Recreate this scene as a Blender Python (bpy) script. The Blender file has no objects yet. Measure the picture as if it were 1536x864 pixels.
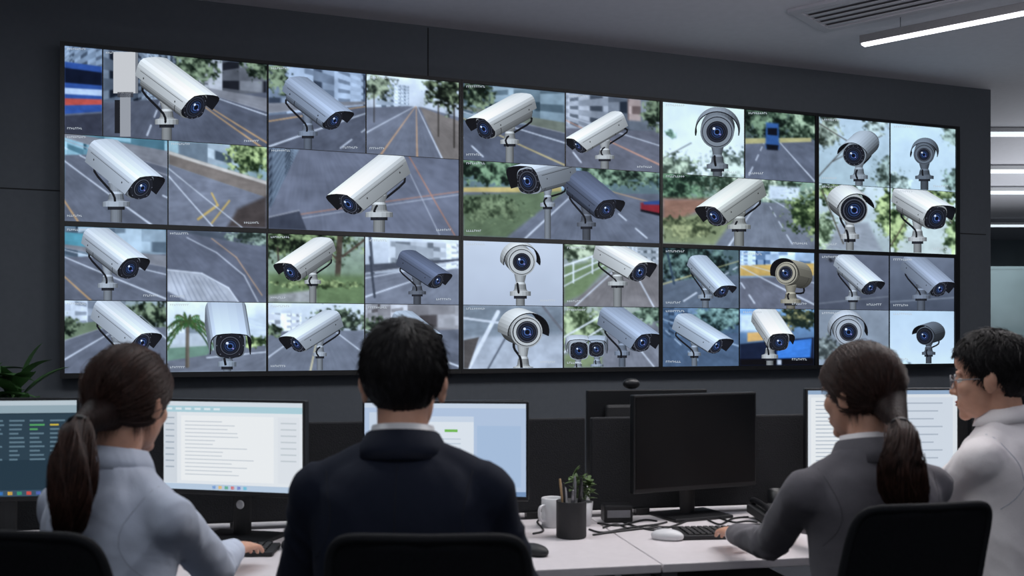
import bpy, bmesh, math, random
import numpy as np
from mathutils import Vector, Matrix, noise
from mathutils.bvhtree import BVHTree
random.seed(7); np.random.seed(7)
C = bpy.context.scene.collection
CAMZ=1.37; F=1493.0; HX=768.0; HY=508.0; VPX=4779.0
try: bpy.context.scene.view_settings.view_transform='Standard'
except Exception: pass

# ------------------------------------------------------------ helpers
def s2l(c):
    c=np.asarray(c,dtype=float)/255.0
    return np.where(c<=0.04045,c/12.92,((c+0.055)/1.055)**2.4)
def D(px,py,d):   # point seen at px,py standing at depth d
    return Vector(((px-HX)*d/F, d, CAMZ-(py-HY)*d/F))
def wallp(px,py,off=0.0):
    Y=5.5*(VPX-90)/(VPX-px)
    return Vector(((px-HX)*Y/F, Y, CAMZ-(py-HY)*Y/F))+NOUT*off
TD=Vector((VPX-HX,F,0)).normalized(); NOUT=Vector((TD.y,-TD.x,0))
def yl(h,x): return HY+(h-HY)*(VPX-x)/(VPX-90)

def mat(name,col,rough=0.5,metal=0.0,nscale=0,nbump=0.0,cvar=0.0,emis=None,es=0,spec=0.5,sheen=0,sss=0,stretch=None,coat=0,fold=0):
    m=bpy.data.materials.new(name); m.use_nodes=True
    nt=m.node_tree; b=nt.nodes['Principled BSDF']
    lc=s2l(col); b.inputs['Base Color'].default_value=(*lc,1)
    b.inputs['Roughness'].default_value=rough; b.inputs['Metallic'].default_value=metal
    b.inputs['Specular IOR Level'].default_value=spec
    if sheen: b.inputs['Sheen Weight'].default_value=sheen
    if coat: b.inputs['Coat Weight'].default_value=coat
    if sss:
        b.inputs['Subsurface Weight'].default_value=sss; b.inputs['Subsurface Radius'].default_value=(0.02,0.008,0.004); b.inputs['Subsurface Scale'].default_value=0.3
    if emis is not None:
        b.inputs['Emission Color'].default_value=(*s2l(emis),1); b.inputs['Emission Strength'].default_value=es
    if nscale:
        tc=nt.nodes.new('ShaderNodeTexCoord'); mp=nt.nodes.new('ShaderNodeMapping')
        if stretch: mp.inputs['Scale'].default_value=stretch
        nt.links.new(tc.outputs['Object'],mp.inputs['Vector'])
        n=nt.nodes.new('ShaderNodeTexNoise'); n.inputs['Scale'].default_value=nscale; n.inputs['Detail'].default_value=5
        nt.links.new(mp.outputs['Vector'],n.inputs['Vector'])
        if nbump:
            bp=nt.nodes.new('ShaderNodeBump'); bp.inputs['Strength'].default_value=nbump; bp.inputs['Distance'].default_value=0.01
            nt.links.new(n.outputs['Fac'],bp.inputs['Height']); nt.links.new(bp.outputs['Normal'],b.inputs['Normal'])
            if fold:   # soft cloth creases
                n3=nt.nodes.new('ShaderNodeTexNoise'); n3.inputs['Scale'].default_value=6.0; n3.inputs['Detail'].default_value=2; n3.inputs['Distortion'].default_value=1.2
                nt.links.new(tc.outputs['Object'],n3.inputs['Vector'])
                b3=nt.nodes.new('ShaderNodeBump'); b3.inputs['Strength'].default_value=fold; b3.inputs['Distance'].default_value=0.03
                nt.links.new(n3.outputs['Fac'],b3.inputs['Height']); nt.links.new(b3.outputs['Normal'],bp.inputs['Normal'])
        if cvar:
            r=nt.nodes.new('ShaderNodeValToRGB'); r.color_ramp.elements[0].position=0.3; r.color_ramp.elements[1].position=0.7
            r.color_ramp.elements[0].color=(*(lc*(1-cvar)),1); r.color_ramp.elements[1].color=(*np.minimum(lc*(1+cvar),1),1)
            nt.links.new(n.outputs['Fac'],r.inputs['Fac']); nt.links.new(r.outputs['Color'],b.inputs['Base Color'])
    return m
def emat(name,strength=1.0):
    m=bpy.data.materials.new(name); m.use_nodes=True; nt=m.node_tree
    b=nt.nodes['Principled BSDF']; b.inputs['Base Color'].default_value=(0.004,0.004,0.005,1); b.inputs['Roughness'].default_value=0.6; b.inputs['Specular IOR Level'].default_value=0.1
    a=nt.nodes.new('ShaderNodeVertexColor'); a.layer_name='Col'
    nt.links.new(a.outputs['Color'],b.inputs['Emission Color']); b.inputs['Emission Strength'].default_value=strength
    return m
def link(o,parent=None):
    C.objects.link(o)
    if parent: o.parent=parent
    return o
def mk(name,v,f,m,parent=None,smooth=False,mw=None):
    me=bpy.data.meshes.new(name); me.from_pydata([tuple(p) for p in v],[],f)
    if mw is not None: me.transform(mw)
    me.materials.append(m)
    if smooth: me.polygons.foreach_set('use_smooth',[True]*len(me.polygons))
    me.update(); return link(bpy.data.objects.new(name,me),parent)
def emp(name,loc,label,cat,yaw=0,group=None):
    e=bpy.data.objects.new(name,None); e.location=loc; e.rotation_euler=(0,0,yaw); e.empty_display_size=0.1
    e['label']=label; e['category']=cat
    if group: e['group']=group
    C.objects.link(e); return e
def boxg(c,s,bev=0.0,seg=2,mw=None):
    bm=bmesh.new(); bmesh.ops.create_cube(bm,size=1.0)
    for v in bm.verts: v.co=Vector((v.co.x*s[0],v.co.y*s[1],v.co.z*s[2]))
    if bev: bmesh.ops.bevel(bm,geom=bm.edges[:]+bm.verts[:],offset=bev,segments=seg,affect='EDGES',profile=0.5)
    for v in bm.verts:
        v.co=(mw@v.co if mw else v.co)+Vector(c)
    bm.verts.index_update()
    V=[v.co.copy() for v in bm.verts]; Fc=[[v.index for v in f.verts] for f in bm.faces]; bm.free(); return V,Fc
def join(gs):
    V=[];Fc=[]
    for v,f in gs:
        o=len(V); V+=list(v); Fc+=[[i+o for i in q] for q in f]
    return V,Fc
def box(name,c,s,m,parent=None,bev=0.0,smooth=False,mw=None):
    v,f=boxg(c,s,bev,mw=mw); return mk(name,v,f,m,parent,smooth)
def smoothpts(P,R,k=4):
    if len(P)<3: return P,R
    P=[Vector(p) for p in P]; out=[];ro=[]
    tup=isinstance(R[0],(tuple,list))
    for i in range(len(P)-1):
        p0=P[max(i-1,0)];p1=P[i];p2=P[i+1];p3=P[min(i+2,len(P)-1)]
        for j in range(k):
            t=j/k
            out.append(0.5*((2*p1)+(p2-p0)*t+(2*p0-5*p1+4*p2-p3)*t*t+(3*p1-p0-3*p2+p3)*t**3))
            a,b=R[i],R[i+1]; tt=t*t*(3-2*t)
            ro.append(tuple(a[q]*(1-tt)+b[q]*tt for q in range(2)) if tup else a*(1-tt)+b*tt)
    out.append(P[-1]); ro.append(R[-1]); return out,ro
def sweep(P,R,n=12,up=Vector((0,0,1)),k=4,capr=True,closed=False):
    P=[Vector(p) for p in P]; R=list(R)
    if k>1 and not closed: P,R=smoothpts(P,R,k)
    R=[(r,r) if not isinstance(r,(tuple,list)) else r for r in R]
    N=len(P); V=[];Fc=[]; up=Vector(up); prev=None; rings=[]
    for i in range(N):
        if closed: t=(P[(i+1)%N]-P[i-1]).normalized()
        else: t=(P[min(i+1,N-1)]-P[max(i-1,0)]).normalized()
        if prev is None:
            a=t.cross(up)
            if a.length<1e-3: a=t.cross(Vector((1,0,0)))
            a.normalize()
        else:
            a=(prev-t*prev.dot(t)).normalized()
        prev=a; b=a.cross(t).normalized(); rings.append((P[i],a,b,R[i],t))
    seq=[]
    if capr and not closed:
        p,a,b,r,t=rings[0]; m=min(r)
        for ang in (80,50,25): seq.append((p-t*m*math.sin(math.radians(ang)),a,b,(r[0]*math.cos(math.radians(ang)),r[1]*math.cos(math.radians(ang)))))
    for p,a,b,r,t in rings: seq.append((p,a,b,r))
    if capr and not closed:
        p,a,b,r,t=rings[-1]; m=min(r)
        for ang in (25,50,80): seq.append((p+t*m*math.sin(math.radians(ang)),a,b,(r[0]*math.cos(math.radians(ang)),r[1]*math.cos(math.radians(ang)))))
    for p,a,b,r in seq:
        for j in range(n):
            th=2*math.pi*j/n; V.append(p+a*(r[0]*math.cos(th))+b*(r[1]*math.sin(th)))
    M=len(seq)
    for i in range(M if closed else M-1):
        for j in range(n):
            i2=(i+1)%M
            Fc.append([i*n+j,i*n+(j+1)%n,i2*n+(j+1)%n,i2*n+j])
    if not closed:
        Fc.append(list(range(n))[::-1]); Fc.append([(M-1)*n+j for j in range(n)])
    return V,Fc
def ell(c,r,nu=20,nv=14,mw=None):
    V=[Vector((0,0,r[2]))];Fc=[]
    for i in range(1,nv):
        th=math.pi*i/nv
        for j in range(nu):
            ph=2*math.pi*j/nu
            V.append(Vector((r[0]*math.sin(th)*math.cos(ph),r[1]*math.sin(th)*math.sin(ph),r[2]*math.cos(th))))
    V.append(Vector((0,0,-r[2])))
    for j in range(nu): Fc.append([0,1+j,1+(j+1)%nu])
    for i in range(nv-2):
        for j in range(nu):
            a=1+i*nu; Fc.append([a+j,a+nu+j,a+nu+(j+1)%nu,a+(j+1)%nu])
    L=len(V)-1;a=1+(nv-2)*nu
    for j in range(nu): Fc.append([L,a+(j+1)%nu,a+j])
    V=[(mw@v if mw else v)+Vector(c) for v in V]
    return V,Fc
def lathe(prof,n=24,c=(0,0,0)):
    V=[];Fc=[]
    for r,z in prof:
        for j in range(n):
            t=2*math.pi*j/n; V.append(Vector((c[0]+r*math.cos(t),c[1]+r*math.sin(t),c[2]+z)))
    for i in range(len(prof)-1):
        for j in range(n): Fc.append([i*n+j,i*n+(j+1)%n,(i+1)*n+(j+1)%n,(i+1)*n+j])
    Fc.append(list(range(n))[::-1]); Fc.append([(len(prof)-1)*n+j for j in range(n)])
    return V,Fc
def xf(g,M): return [M@Vector(v) for v in g[0]],g[1]
def remesh(gs,vox,it=3,fac=0.5):
    v,f=join(gs); me=bpy.data.meshes.new('t'); me.from_pydata([tuple(p) for p in v],[],f); me.update()
    o=bpy.data.objects.new('t',me); C.objects.link(o)
    r=o.modifiers.new('r','REMESH'); r.mode='VOXEL'; r.voxel_size=vox
    s=o.modifiers.new('s','SMOOTH'); s.factor=fac; s.iterations=it
    dg=bpy.context.evaluated_depsgraph_get(); dg.update()
    out=bpy.data.meshes.new_from_object(o.evaluated_get(dg))
    bpy.data.objects.remove(o); bpy.data.meshes.remove(me)
    out.polygons.foreach_set('use_smooth',[True]*len(out.polygons))
    return out

# ------------------------------------------------------------ materials
M_wall=mat('wall_paint_charcoal',(84,89,96),0.75,nscale=30,nbump=0.05,cvar=0.04)
M_ceil=mat('ceiling_paint',(196,194,202),0.85,nscale=20,cvar=0.03)
M_floor=mat('carpet_dark',(60,62,68),0.95,nscale=120,nbump=0.4,cvar=0.25)
M_far=mat('far_wall_paint',(120,132,138),0.6,nscale=3,cvar=0.08)
M_groove=mat('groove_dark',(22,24,27),0.8,nscale=20,cvar=0.1)
M_black=mat('black_plastic',(16,17,20),0.42,nscale=200,nbump=0.05,cvar=0.1)
M_black2=mat('black_plastic_matte',(24,25,28),0.6,nscale=150,nbump=0.1,cvar=0.1)
M_chair=mat('chair_frame_matte_black',(18,19,22),0.8,nscale=150,nbump=0.1,cvar=0.1,spec=0.25)
M_glass=mat('dark_screen_glass',(7,8,11),0.3,nscale=5,cvar=0.05,spec=0.2)
M_desk=mat('desk_laminate_white',(206,200,202),0.4,nscale=40,cvar=0.03)
M_deskedge=mat('desk_frame_grey',(120,118,122),0.5,metal=0.2,nscale=40,cvar=0.04)
M_white=mat('white_plastic',(205,205,207),0.4,nscale=60,cvar=0.03)
M_grey=mat('grey_plastic',(120,120,124),0.45,nscale=60,cvar=0.05)
M_vent=mat('vent_painted_metal',(176,174,182),0.6,nscale=60,cvar=0.03)
M_ventd=mat('vent_recess_grey',(120,120,126),0.8,nscale=60,cvar=0.03)
M_metal=mat('steel',(150,150,155),0.3,metal=1.0,nscale=50,cvar=0.05)
M_mesh=mat('chair_mesh_fabric',(20,21,24),0.95,nscale=400,nbump=0.5,cvar=0.4,spec=0.1)
M_part=mat('divider_fabric',(26,27,31),0.9,nscale=250,nbump=0.3,cvar=0.2)
M_leaf=mat('leaf_green',(84,104,64),0.5,nscale=12,cvar=0.35)
M_leafd=mat('leaf_dark',(60,98,52),0.5,nscale=12,cvar=0.4)
M_led=mat('led_diffuser',(255,255,255),0.5,emis=(250,248,255),es=3.2)
M_led2=mat('led_diffuser_far',(255,255,255),0.5,emis=(225,238,248),es=1.0)
M_skin=mat('skin',(196,148,124),0.55,nscale=60,nbump=0.05,cvar=0.06,sss=0.15)
M_lip=mat('lip',(165,95,85),0.45,nscale=80,cvar=0.08)
M_hairb=mat('hair_brown',(34,21,18),0.6,nscale=60,nbump=0.3,cvar=0.5,stretch=(3,3,0.4),spec=0.2)
M_hairb2=mat('hair_brown_strands',(52,32,25),0.5,nscale=90,cvar=0.7,stretch=(3,3,0.4),spec=0.28)
M_hairk=mat('hair_black',(14,12,14),0.6,nscale=60,nbump=0.3,cvar=0.4,stretch=(3,3,0.4),spec=0.2)
M_hairk2=mat('hair_black_strands',(23,20,21),0.5,nscale=90,cvar=0.6,stretch=(3,3,0.4),spec=0.28)
M_eyew=mat('eye_white',(225,222,218),0.3,nscale=30,cvar=0.02)
M_eyed=mat('eye_iris',(30,20,16),0.2,nscale=30,cvar=0.1)
M_shirt1=mat('shirt_pale_blue',(184,192,208),0.85,nscale=300,nbump=0.08,cvar=0.03,sheen=0.1,spec=.2,fold=.30)
M_shirt2=mat('shirt_white',(234,228,228),0.85,nscale=300,nbump=0.08,cvar=0.03,sheen=0.1,spec=.2,fold=.30)
M_navy=mat('suit_navy_wool',(22,27,41),0.85,nscale=350,nbump=0.1,cvar=0.12,spec=0.2,fold=.16)
M_greyj=mat('suit_grey_wool',(96,93,98),0.85,nscale=350,nbump=0.1,cvar=0.08,sheen=0.1,spec=0.2,fold=.18)
M_seamd=mat('seam_thread_dark',(15,18,27),0.9,nscale=200,cvar=0.1)
M_seamg=mat('seam_thread_grey',(74,72,76),0.9,nscale=200,cvar=0.1)
M_seamw=mat('seam_thread_pale',(158,164,178),0.9,nscale=200,cvar=0.1)
M_trous=mat('trousers_dark',(32,33,40),0.9,nscale=300,nbump=0.2,cvar=0.1)
M_shoe=mat('shoe_leather',(18,17,18),0.35,nscale=50,cvar=0.1)
M_feed=emat('screen_feed',1.0); M_ui=emat('monitor_ui',0.9)

# ------------------------------------------------------------ room
def structure(o): o['kind']='structure'; return o
ZC=3.36
A0=wallp(90,508,-0.10); A0.z=0
def onw(px,py):
    p=wallp(px,py); cam=Vector((0,0,CAMZ)); r=p-cam; t=((A0-cam).dot(NOUT))/r.dot(NOUT); return cam+r*t
q_=onw(1486,508); q_.z=0; ue=(q_-A0).dot(TD)
u0=-3.3; th=0.3
def wp(u,back,z): p=A0+TD*u-NOUT*back; return Vector((p.x,p.y,z))
V=[wp(u,b,z) for z in (0,ZC) for (u,b) in ((u0,0),(ue,0),(ue,th),(u0,th))]
BF=[[0,1,5,4],[1,2,6,5],[2,3,7,6],[3,0,4,7],[4,5,6,7],[3,2,1,0]]
structure(mk('wall_back',V,BF,M_wall))
pl=wp(u0,0,0)
structure(box('wall_left',(pl.x-0.1,(pl.y-2.5)/2,ZC/2),(0.2,pl.y+2.5,ZC),M_wall))
structure(box('ceiling',(3.3,8.9,ZC+0.1),(17.5,22.8,0.2),M_ceil))
structure(box('floor',(3.3,8.9,-0.05),(17.5,22.8,0.1),M_floor))
structure(box('wall_far',(6,20.2,ZC/2),(12,0.2,ZC),M_far))
structure(box('wall_right',(12,8.9,ZC/2),(0.2,22.8,ZC),M_far))
def groove(name,pa,pb,w=0.006):
    a=pa; b=pb; d=(b-a).normalized(); s=d.cross(NOUT).normalized()*w/2; o=NOUT*0.0015
    V=[a+s,a-s,b-s,b+s]; V=[v+o for v in V]+[v-o*0.6 for v in V]
    structure(mk(name,V,[[0,1,2,3],[7,6,5,4],[0,4,5,1],[1,5,6,2],[2,6,7,3],[3,7,4,0]],M_groove))
g1=onw(642,80); groove('trim_1',Vector((g1.x,g1.y,0.02)),Vector((g1.x,g1.y,ZC-0.01)),0.008)
g2=onw(0,282); pz=g2.z; groove('trim_2',wp(u0+0.05,0,pz),wp(ue-0.05,0,pz),0.007)
structure(box('baseboard_back',wp((u0+ue)/2,-0.008,0.05),(ue-u0,0.012,0.1),M_groove,mw=Matrix.Rotation(math.atan2(TD.y,TD.x),3,'Z')))
M_frost=mat('frosted_glass',(98,112,116),0.3,nscale=1.2,cvar=0.2)
structure(box('window_1',(6.6,14.2,1.18),(4.6,0.05,2.36),M_frost))
structure(box('trim_4',(6.6,14.2,2.38),(4.6,0.06,0.04),M_frost))

def linear_light(a,b,w,h,m,label,grp=None,hm=None):
    a=Vector(a);b=Vector(b);d=(b-a);L=d.length;yaw=math.atan2(d.y,d.x)
    e=emp('linear_ceiling_light',(a+b)/2,label,'ceiling light',yaw,grp)
    box('lamp_housing',(0,0,h/2+0.006),(L,w,h),hm or M_grey,e,0.004)
    box('lamp_diffuser',(0,0,0.0),(L-0.02,w-0.012,0.014 if not hm else 0.05),m,e,0.003)
    for x in (-L*0.4,L*0.4):
        v,f=sweep([(x,0,h),(x,0,ZC-a.z)],[0.003,0.003],6,k=1,up=(0,1,0),capr=False); mk('suspension_wire',v,f,M_metal,e)
    return e
la=Vector(((1292-HX)*6.3/F,6.3,0)); la.z=CAMZ+(HY-68)*6.3/F
lb=Vector(((1536-HX)*5.68/F,5.68,la.z)); dirl=(lb-la); lb=la+dirl*2.6
linear_light(la,lb,0.07,0.05,M_led,'white linear LED pendant light under the grey ceiling')
for yy in (9.4,11.4,13.0,16.6):
    zz=CAMZ+ (HY-{9.4:200,11.4:256,13.0:288,16.6:338}[yy])*yy/F
    x0=(1480-HX)*yy/F; linear_light((x0-0.3,yy,zz),(x0+3.4,yy+0.0,zz),0.09,0.04,M_led2,'linear LED strip light glowing in the room beyond','linear lights in the far room',M_white)
ev=emp('air_conditioning_vent',(D(1345,22,5.85).x,5.85,ZC),'recessed rectangular ceiling air vent with slats','air vent',math.atan2(dirl.y,dirl.x))
fr=join([boxg((0,s*0.24,-0.01),(1.12,0.06,0.02),0.003) for s in (-1,1)]+[boxg((s*0.53,0,-0.01),(0.06,0.44,0.02),0.003) for s in (-1,1)])
mk('vent_frame',*fr,M_vent,ev)
box('vent_recess',(0,0,-0.002),(1.02,0.44,0.003),M_ventd,ev)
for i in range(5):
    box('vent_slat',(0,-0.17+i*0.085,-0.014),(1.0,0.068,0.004),M_vent,ev,mw=Matrix.Rotation(0.15,3,'X'))

# ------------------------------------------------------------ feed painter
def vnoise(px,py,fr,seed):
    rs=np.random.RandomState(seed); G=rs.rand(64,64)
    x=px/fr; y=py/fr; xi=np.floor(x).astype(int); yi=np.floor(y).astype(int); fx=x-xi; fy=y-yi
    fx=fx*fx*(3-2*fx); fy=fy*fy*(3-2*fy)
    g=lambda a,b: G[a%64,b%64]
    return (g(xi,yi)*(1-fx)+g(xi+1,yi)*fx)*(1-fy)+(g(xi,yi+1)*(1-fx)+g(xi+1,yi+1)*fx)*fy
def fbm(px,py,fr,seed): return 0.5*vnoise(px,py,fr,seed)+0.3*vnoise(px,py,fr/2.1,seed+1)+0.2*vnoise(px,py,fr/4.3,seed+2)
def sst(a,b,x):
    t=np.clip((x-a)/(b-a),0,1); return t*t*(3-2*t)
STEP=1.2
def blur(c,n=1):
    for _ in range(n):
        p=np.pad(c,((1,1),(1,1),(0,0)),mode='edge')
        c=(p[1:-1,1:-1]*4+2*(p[:-2,1:-1]+p[2:,1:-1]+p[1:-1,:-2]+p[1:-1,2:])+p[:-2,:-2]+p[2:,2:]+p[:-2,2:]+p[2:,:-2])/16
    return c
def paint(x0,x1,h0,h1,ops,seed):
    w=x1-x0; h=yl(h1,(x0+x1)/2)-yl(h0,(x0+x1)/2)
    nx=max(8,int(w/STEP)); ny=max(8,int(h/STEP))
    U,Vv=np.meshgrid(np.linspace(0,1,nx+1),np.linspace(0,1,ny+1))
    X=U*w; Y=Vv*h; col=np.zeros(U.shape+(3,)); col[:]=(90,95,105)
    VP=[(-.6 if seed%2 else 1.6),.5]
    for op in ops:
        if op[0]=='V': VP=[op[1],op[2]]
    def blend(mk_,c): 
        nonlocal col
        col=col*(1-mk_[...,None])+np.asarray(c,float)*mk_[...,None] if np.ndim(c)==1 else col*(1-mk_[...,None])+c*mk_[...,None]
    for k,op in enumerate(ops):
        t=op[0]
        if t=='G': col=np.asarray(op[1],float)*(1-Vv[...,None])+np.asarray(op[2],float)*Vv[...,None]
        elif t=='P':
            pts=[(a*w,b*h) for a,b in op[1]]; soft=op[3] if len(op)>3 else 0.9
            ar=sum(pts[i][0]*pts[(i+1)%len(pts)][1]-pts[(i+1)%len(pts)][0]*pts[i][1] for i in range(len(pts)))
            d=np.full(U.shape,1e9)
            for i in range(len(pts)):
                ax,ay=pts[i];bx,by=pts[(i+1)%len(pts)];L=math.hypot(bx-ax,by-ay)+1e-9
                dd=((bx-ax)*(Y-ay)-(by-ay)*(X-ax))/L*(1 if ar>0 else -1); d=np.minimum(d,dd)
            an=np.arctan2(Y-VP[1]*h,X-VP[0]*w)
            st=vnoise(an*60+50,np.hypot(X-VP[0]*w,Y-VP[1]*h)*.06,1.0,seed*3+k)
            c=np.asarray(op[2],float)*(0.88+0.16*fbm(X*0.5,Y*1.6,26,seed*3+k)+.07*st)[...,None]
            blend(sst(-soft,soft,d),c)
        elif t=='L':
            ax,ay,bx,by=op[1]*w,op[2]*h,op[3]*w,op[4]*h; L2=(bx-ax)**2+(by-ay)**2+1e-9
            tt=np.clip(((X-ax)*(bx-ax)+(Y-ay)*(by-ay))/L2,0,1); d=np.hypot(X-ax-tt*(bx-ax),Y-ay-tt*(by-ay))
            wd=op[5]*(0.25+0.75*tt) if len(op)>7 else op[5]
            blend((1-sst(wd*0.4-0.5,wd*0.4+0.8,d))*0.9,op[6])
        elif t=='F':
            cx,cy,ru,rv=op[1:5]; r=np.hypot((U-cx)/ru,(Vv-cy)/rv); n=.6*fbm(X+17,Y+5,op[7] if len(op)>7 else 16,seed*7+k)+.4*vnoise(X,Y,3.6,seed*9+k)
            m=sst(0.0,0.38,1.0-r+(n-0.5)*1.5); n2=0.25*vnoise(X,Y,2.8,seed*5+k+3)+.37*vnoise(X,Y,6,seed*5+k+7)+.38*vnoise(X,Y,16,seed*5+k+9)
            c=np.asarray(op[5],float)*.65+(np.asarray(op[6],float)*1.12-np.asarray(op[5],float)*.65)*sst(0.28,0.75,n2)[...,None]
            blend(m,c)
        elif t=='S':
            u0_,v0,u1,v1,ca,cb,per=op[1:8]; sl=op[8] if len(op)>8 else 0
            m=sst(u0_-.01,u0_+.01,U)*sst(v0-.01,v0+.01,Vv)*(1-sst(u1-.01,u1+.01,U))*(1-sst(v1-.02,v1+.02,Vv+sl*U))
            dxv=np.abs(X-VP[0]*w)+12; rv=(Y-VP[1]*h)/dxv; lg=np.log(dxv)
            blk=vnoise(np.floor(lg*4.2+seed)*3.1,np.zeros_like(X)+k,1.0,seed+k+31)
            fl=sst(.05,.5,np.sin(rv*(22+12*np.floor(blk*3))+seed)); co=sst(-.2,.3,np.sin(lg*(200/per)))
            q=np.clip(.25+.75*blk-.40*fl*co+.2*(1-co)*fl,0,1)*(0.8+0.4*fbm(X,Y,26,seed+k))
            blend(m,np.asarray(ca,float)*.7+(np.asarray(cb,float)*1.06-np.asarray(ca,float)*.7)*np.clip(q,0,1)[...,None])
        elif t=='N': col=col*(1+(fbm(X,Y,op[2],seed+50+k)[...,None]-0.5)*op[1]*1.2)
    col=.8*blur(col,1)+.2*col
    g=col.mean(axis=2,keepdims=True); col=g+(col-g)*0.74
    col=col*np.array([0.95,1.0,1.075])
    col=(col-118)*1.22+119
    col=np.clip(col,8,250)
    px=x0+X; hh=h0+(h1-h0)*Vv; py=HY+(hh-HY)*(VPX-px)/(VPX-90)
    return px,py,col
class Canvas:
    def __init__(s): s.v=[];s.c=[];s.f=[]
    def grid(s,px,py,col):
        o=len(s.v); ny,nx=px.shape
        Yd=5.5*(VPX-90)/(VPX-px); X=(px-HX)*Yd/F; Z=CAMZ-(py-HY)*Yd/F
        s.v+=list(zip(X.ravel().tolist(),Yd.ravel().tolist(),Z.ravel().tolist())); s.c+=s2l(col).reshape(-1,3).tolist()
        for j in range(ny-1):
            b=o+j*nx
            s.f+=[[b+i,b+nx+i,b+nx+i+1,b+i+1] for i in range(nx-1)]
    def poly(s,pts,col,clip=None):
        if len(pts[0])==3: pts=[tuple(p)+tuple(col) for p in pts]
        if clip:
            x0,x1,h0,h1=clip
            fs=[lambda p:p[0]-x0,lambda p:x1-p[0],lambda p:p[1]-yl(h0,p[0]),lambda p:yl(h1,p[0])-p[1]]
            for fn in fs:
                out=[]
                for i in range(len(pts)):
                    a=pts[i];b=pts[(i+1)%len(pts)];da=fn(a);db=fn(b)
                    if da>=0: out.append(a)
                    if (da>=0)!=(db>=0):
                        t=da/(da-db); out.append(tuple(a[q]+(b[q]-a[q])*t for q in range(6)))
                pts=out
                if len(pts)<3: return
        o=len(s.v)
        for p in pts: s.v.append(tuple(wallp(p[0],p[1],p[2]))); s.c.append(tuple(s2l(np.clip(p[3:6],0,255))))
        s.f.append(list(range(o,o+len(pts))))
def bullet(cv,clip,lx,ly,bx,by,L,tone=(222,222,218),dark=False,pole=True,round_=False,fat=1.0,lens=(62,92,150),var=0):
    dx=lx-bx; dy=ly-by; L=max(L,math.hypot(dx,dy)*1.04)
    p=math.asin(max(-.95,min(.95,dy/L))); yw=math.asin(max(-.98,min(.98,dx/(L*math.cos(p)))))
    Rm=Matrix.Rotation(yw,3,'Y')@Matrix.Rotation(p,3,'X')   # x right,y up,z to viewer
    polys=[]
    def add(V,Fc,col,rot=True,k=1.0,flat=False,grad=0.0):
        W=[(Rm@Vector(v) if rot else Vector(v))*L for v in V]
        for f in Fc:
            q=[W[i] for i in f]; n=Vector((0,0,0))
            for i in range(len(q)): n+=q[i].cross(q[(i+1)%len(q)])
            if n.length<1e-9: continue
            n.normalize()
            if n.z<0: n=-n
            sh=1.0 if flat else 0.34+0.52*max(0,n.dot(Vector((-0.35,0.78,0.5)).normalized()))+0.28*max(0,n.dot(Vector((0.2,0.1,1)).normalized()))  # light and shade baked into the pictured camera's face colours
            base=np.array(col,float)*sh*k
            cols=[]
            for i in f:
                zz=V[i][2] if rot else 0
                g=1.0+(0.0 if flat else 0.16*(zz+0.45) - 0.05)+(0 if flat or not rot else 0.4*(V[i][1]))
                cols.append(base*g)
            polys.append((q,cols))
    def prism(prof,z0,z1,col,caps=True,steps=1,**kw):
        n=len(prof); V=[(x,y,z0) for x,y in prof]+[(x,y,z1) for x,y in prof]
        Fc=[[i,(i+1)%n,n+(i+1)%n,n+i] for i in range(n)]
        if caps: Fc+=[list(range(n)),list(range(n,2*n))]
        add(V,Fc,col,**kw)
    w=0.2*fat
    T=np.array(tone,float)*np.array([.955,.995,1.04]); 
    bc=T*0.88 if not dark else np.array((74,86,112.))
    sc=T*1.04 if not dark else np.array((98,112,142.))
    N=28
    rr=[]
    for i in range(N):
        a=2*math.pi*i/N; c,s=math.cos(a),math.sin(a); e=0.55
        rr.append((w*0.92*abs(c)**e*(1 if c>0 else -1),w*0.86*abs(s)**e*(1 if s>0 else -1)))
    if round_: rr=[(w*0.98*math.cos(2*math.pi*i/N),w*0.98*math.sin(2*math.pi*i/N)) for i in range(N)]
    prism(rr,-0.92,-0.03,bc)
    prism([(x*1.01,y*1.01) for x,y in rr],-0.16,-0.145,bc*0.45,caps=False)
    if var%2: prism([(x*1.01,y*1.01) for x,y in rr],-0.72,-0.705,bc*0.45,caps=False)
    prism([(x*0.8,y*0.8) for x,y in rr],-0.98,-0.92,bc*0.8)
    back=-.98 if not round_ else -.7
    if round_:
        arc=[(w*1.3*math.cos(math.radians(a)),w*1.25*math.sin(math.radians(a))) for a in range(-10 if var%2 else 10,(191 if var%2 else 171),10)]
    else:
        lo=-.45 if var%3 else -.1
        arc=[(w*1.2,w*lo),(w*1.2,w*0.5),(w*1.17,w*0.7),(w*1.08,w*0.9),(w*0.9,w*1.05),(w*.5,w*1.12),(0,w*1.15),(-w*.5,w*1.12),(-w*0.9,w*1.05),(-w*1.08,w*0.9),(-w*1.17,w*0.7),(-w*1.2,w*0.5),(-w*1.2,w*lo)]
    inn=[(x*0.95,y*0.95) for x,y in arc]; zz=0.16+.05*(var%3==2)
    n=len(arc)
    def zf(i): 
        y=arc[i][1]; return zz-0.12*max(0,(w*0.9-y))/(w*1.2)
    V=[(x,y,back) for x,y in arc]+[(arc[i][0],arc[i][1],zf(i)) for i in range(n)]+[(x,y,back) for x,y in inn]+[(inn[i][0],inn[i][1],zf(i)) for i in range(n)]
    add(V,[[i,i+1,n+i+1,n+i] for i in range(n-1)],sc)
    add(V,[[2*n+i,2*n+i+1,3*n+i+1,3*n+i] for i in range(n-1)],np.array((24,27,36.)))
    add(V,[[n+i,n+i+1,3*n+i+1,3*n+i] for i in range(n-1)],np.array((22,24,32.)))
    add(V,[[i,i+1,2*n+i+1,2*n+i] for i in range(n-1)],sc*0.7)
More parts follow.
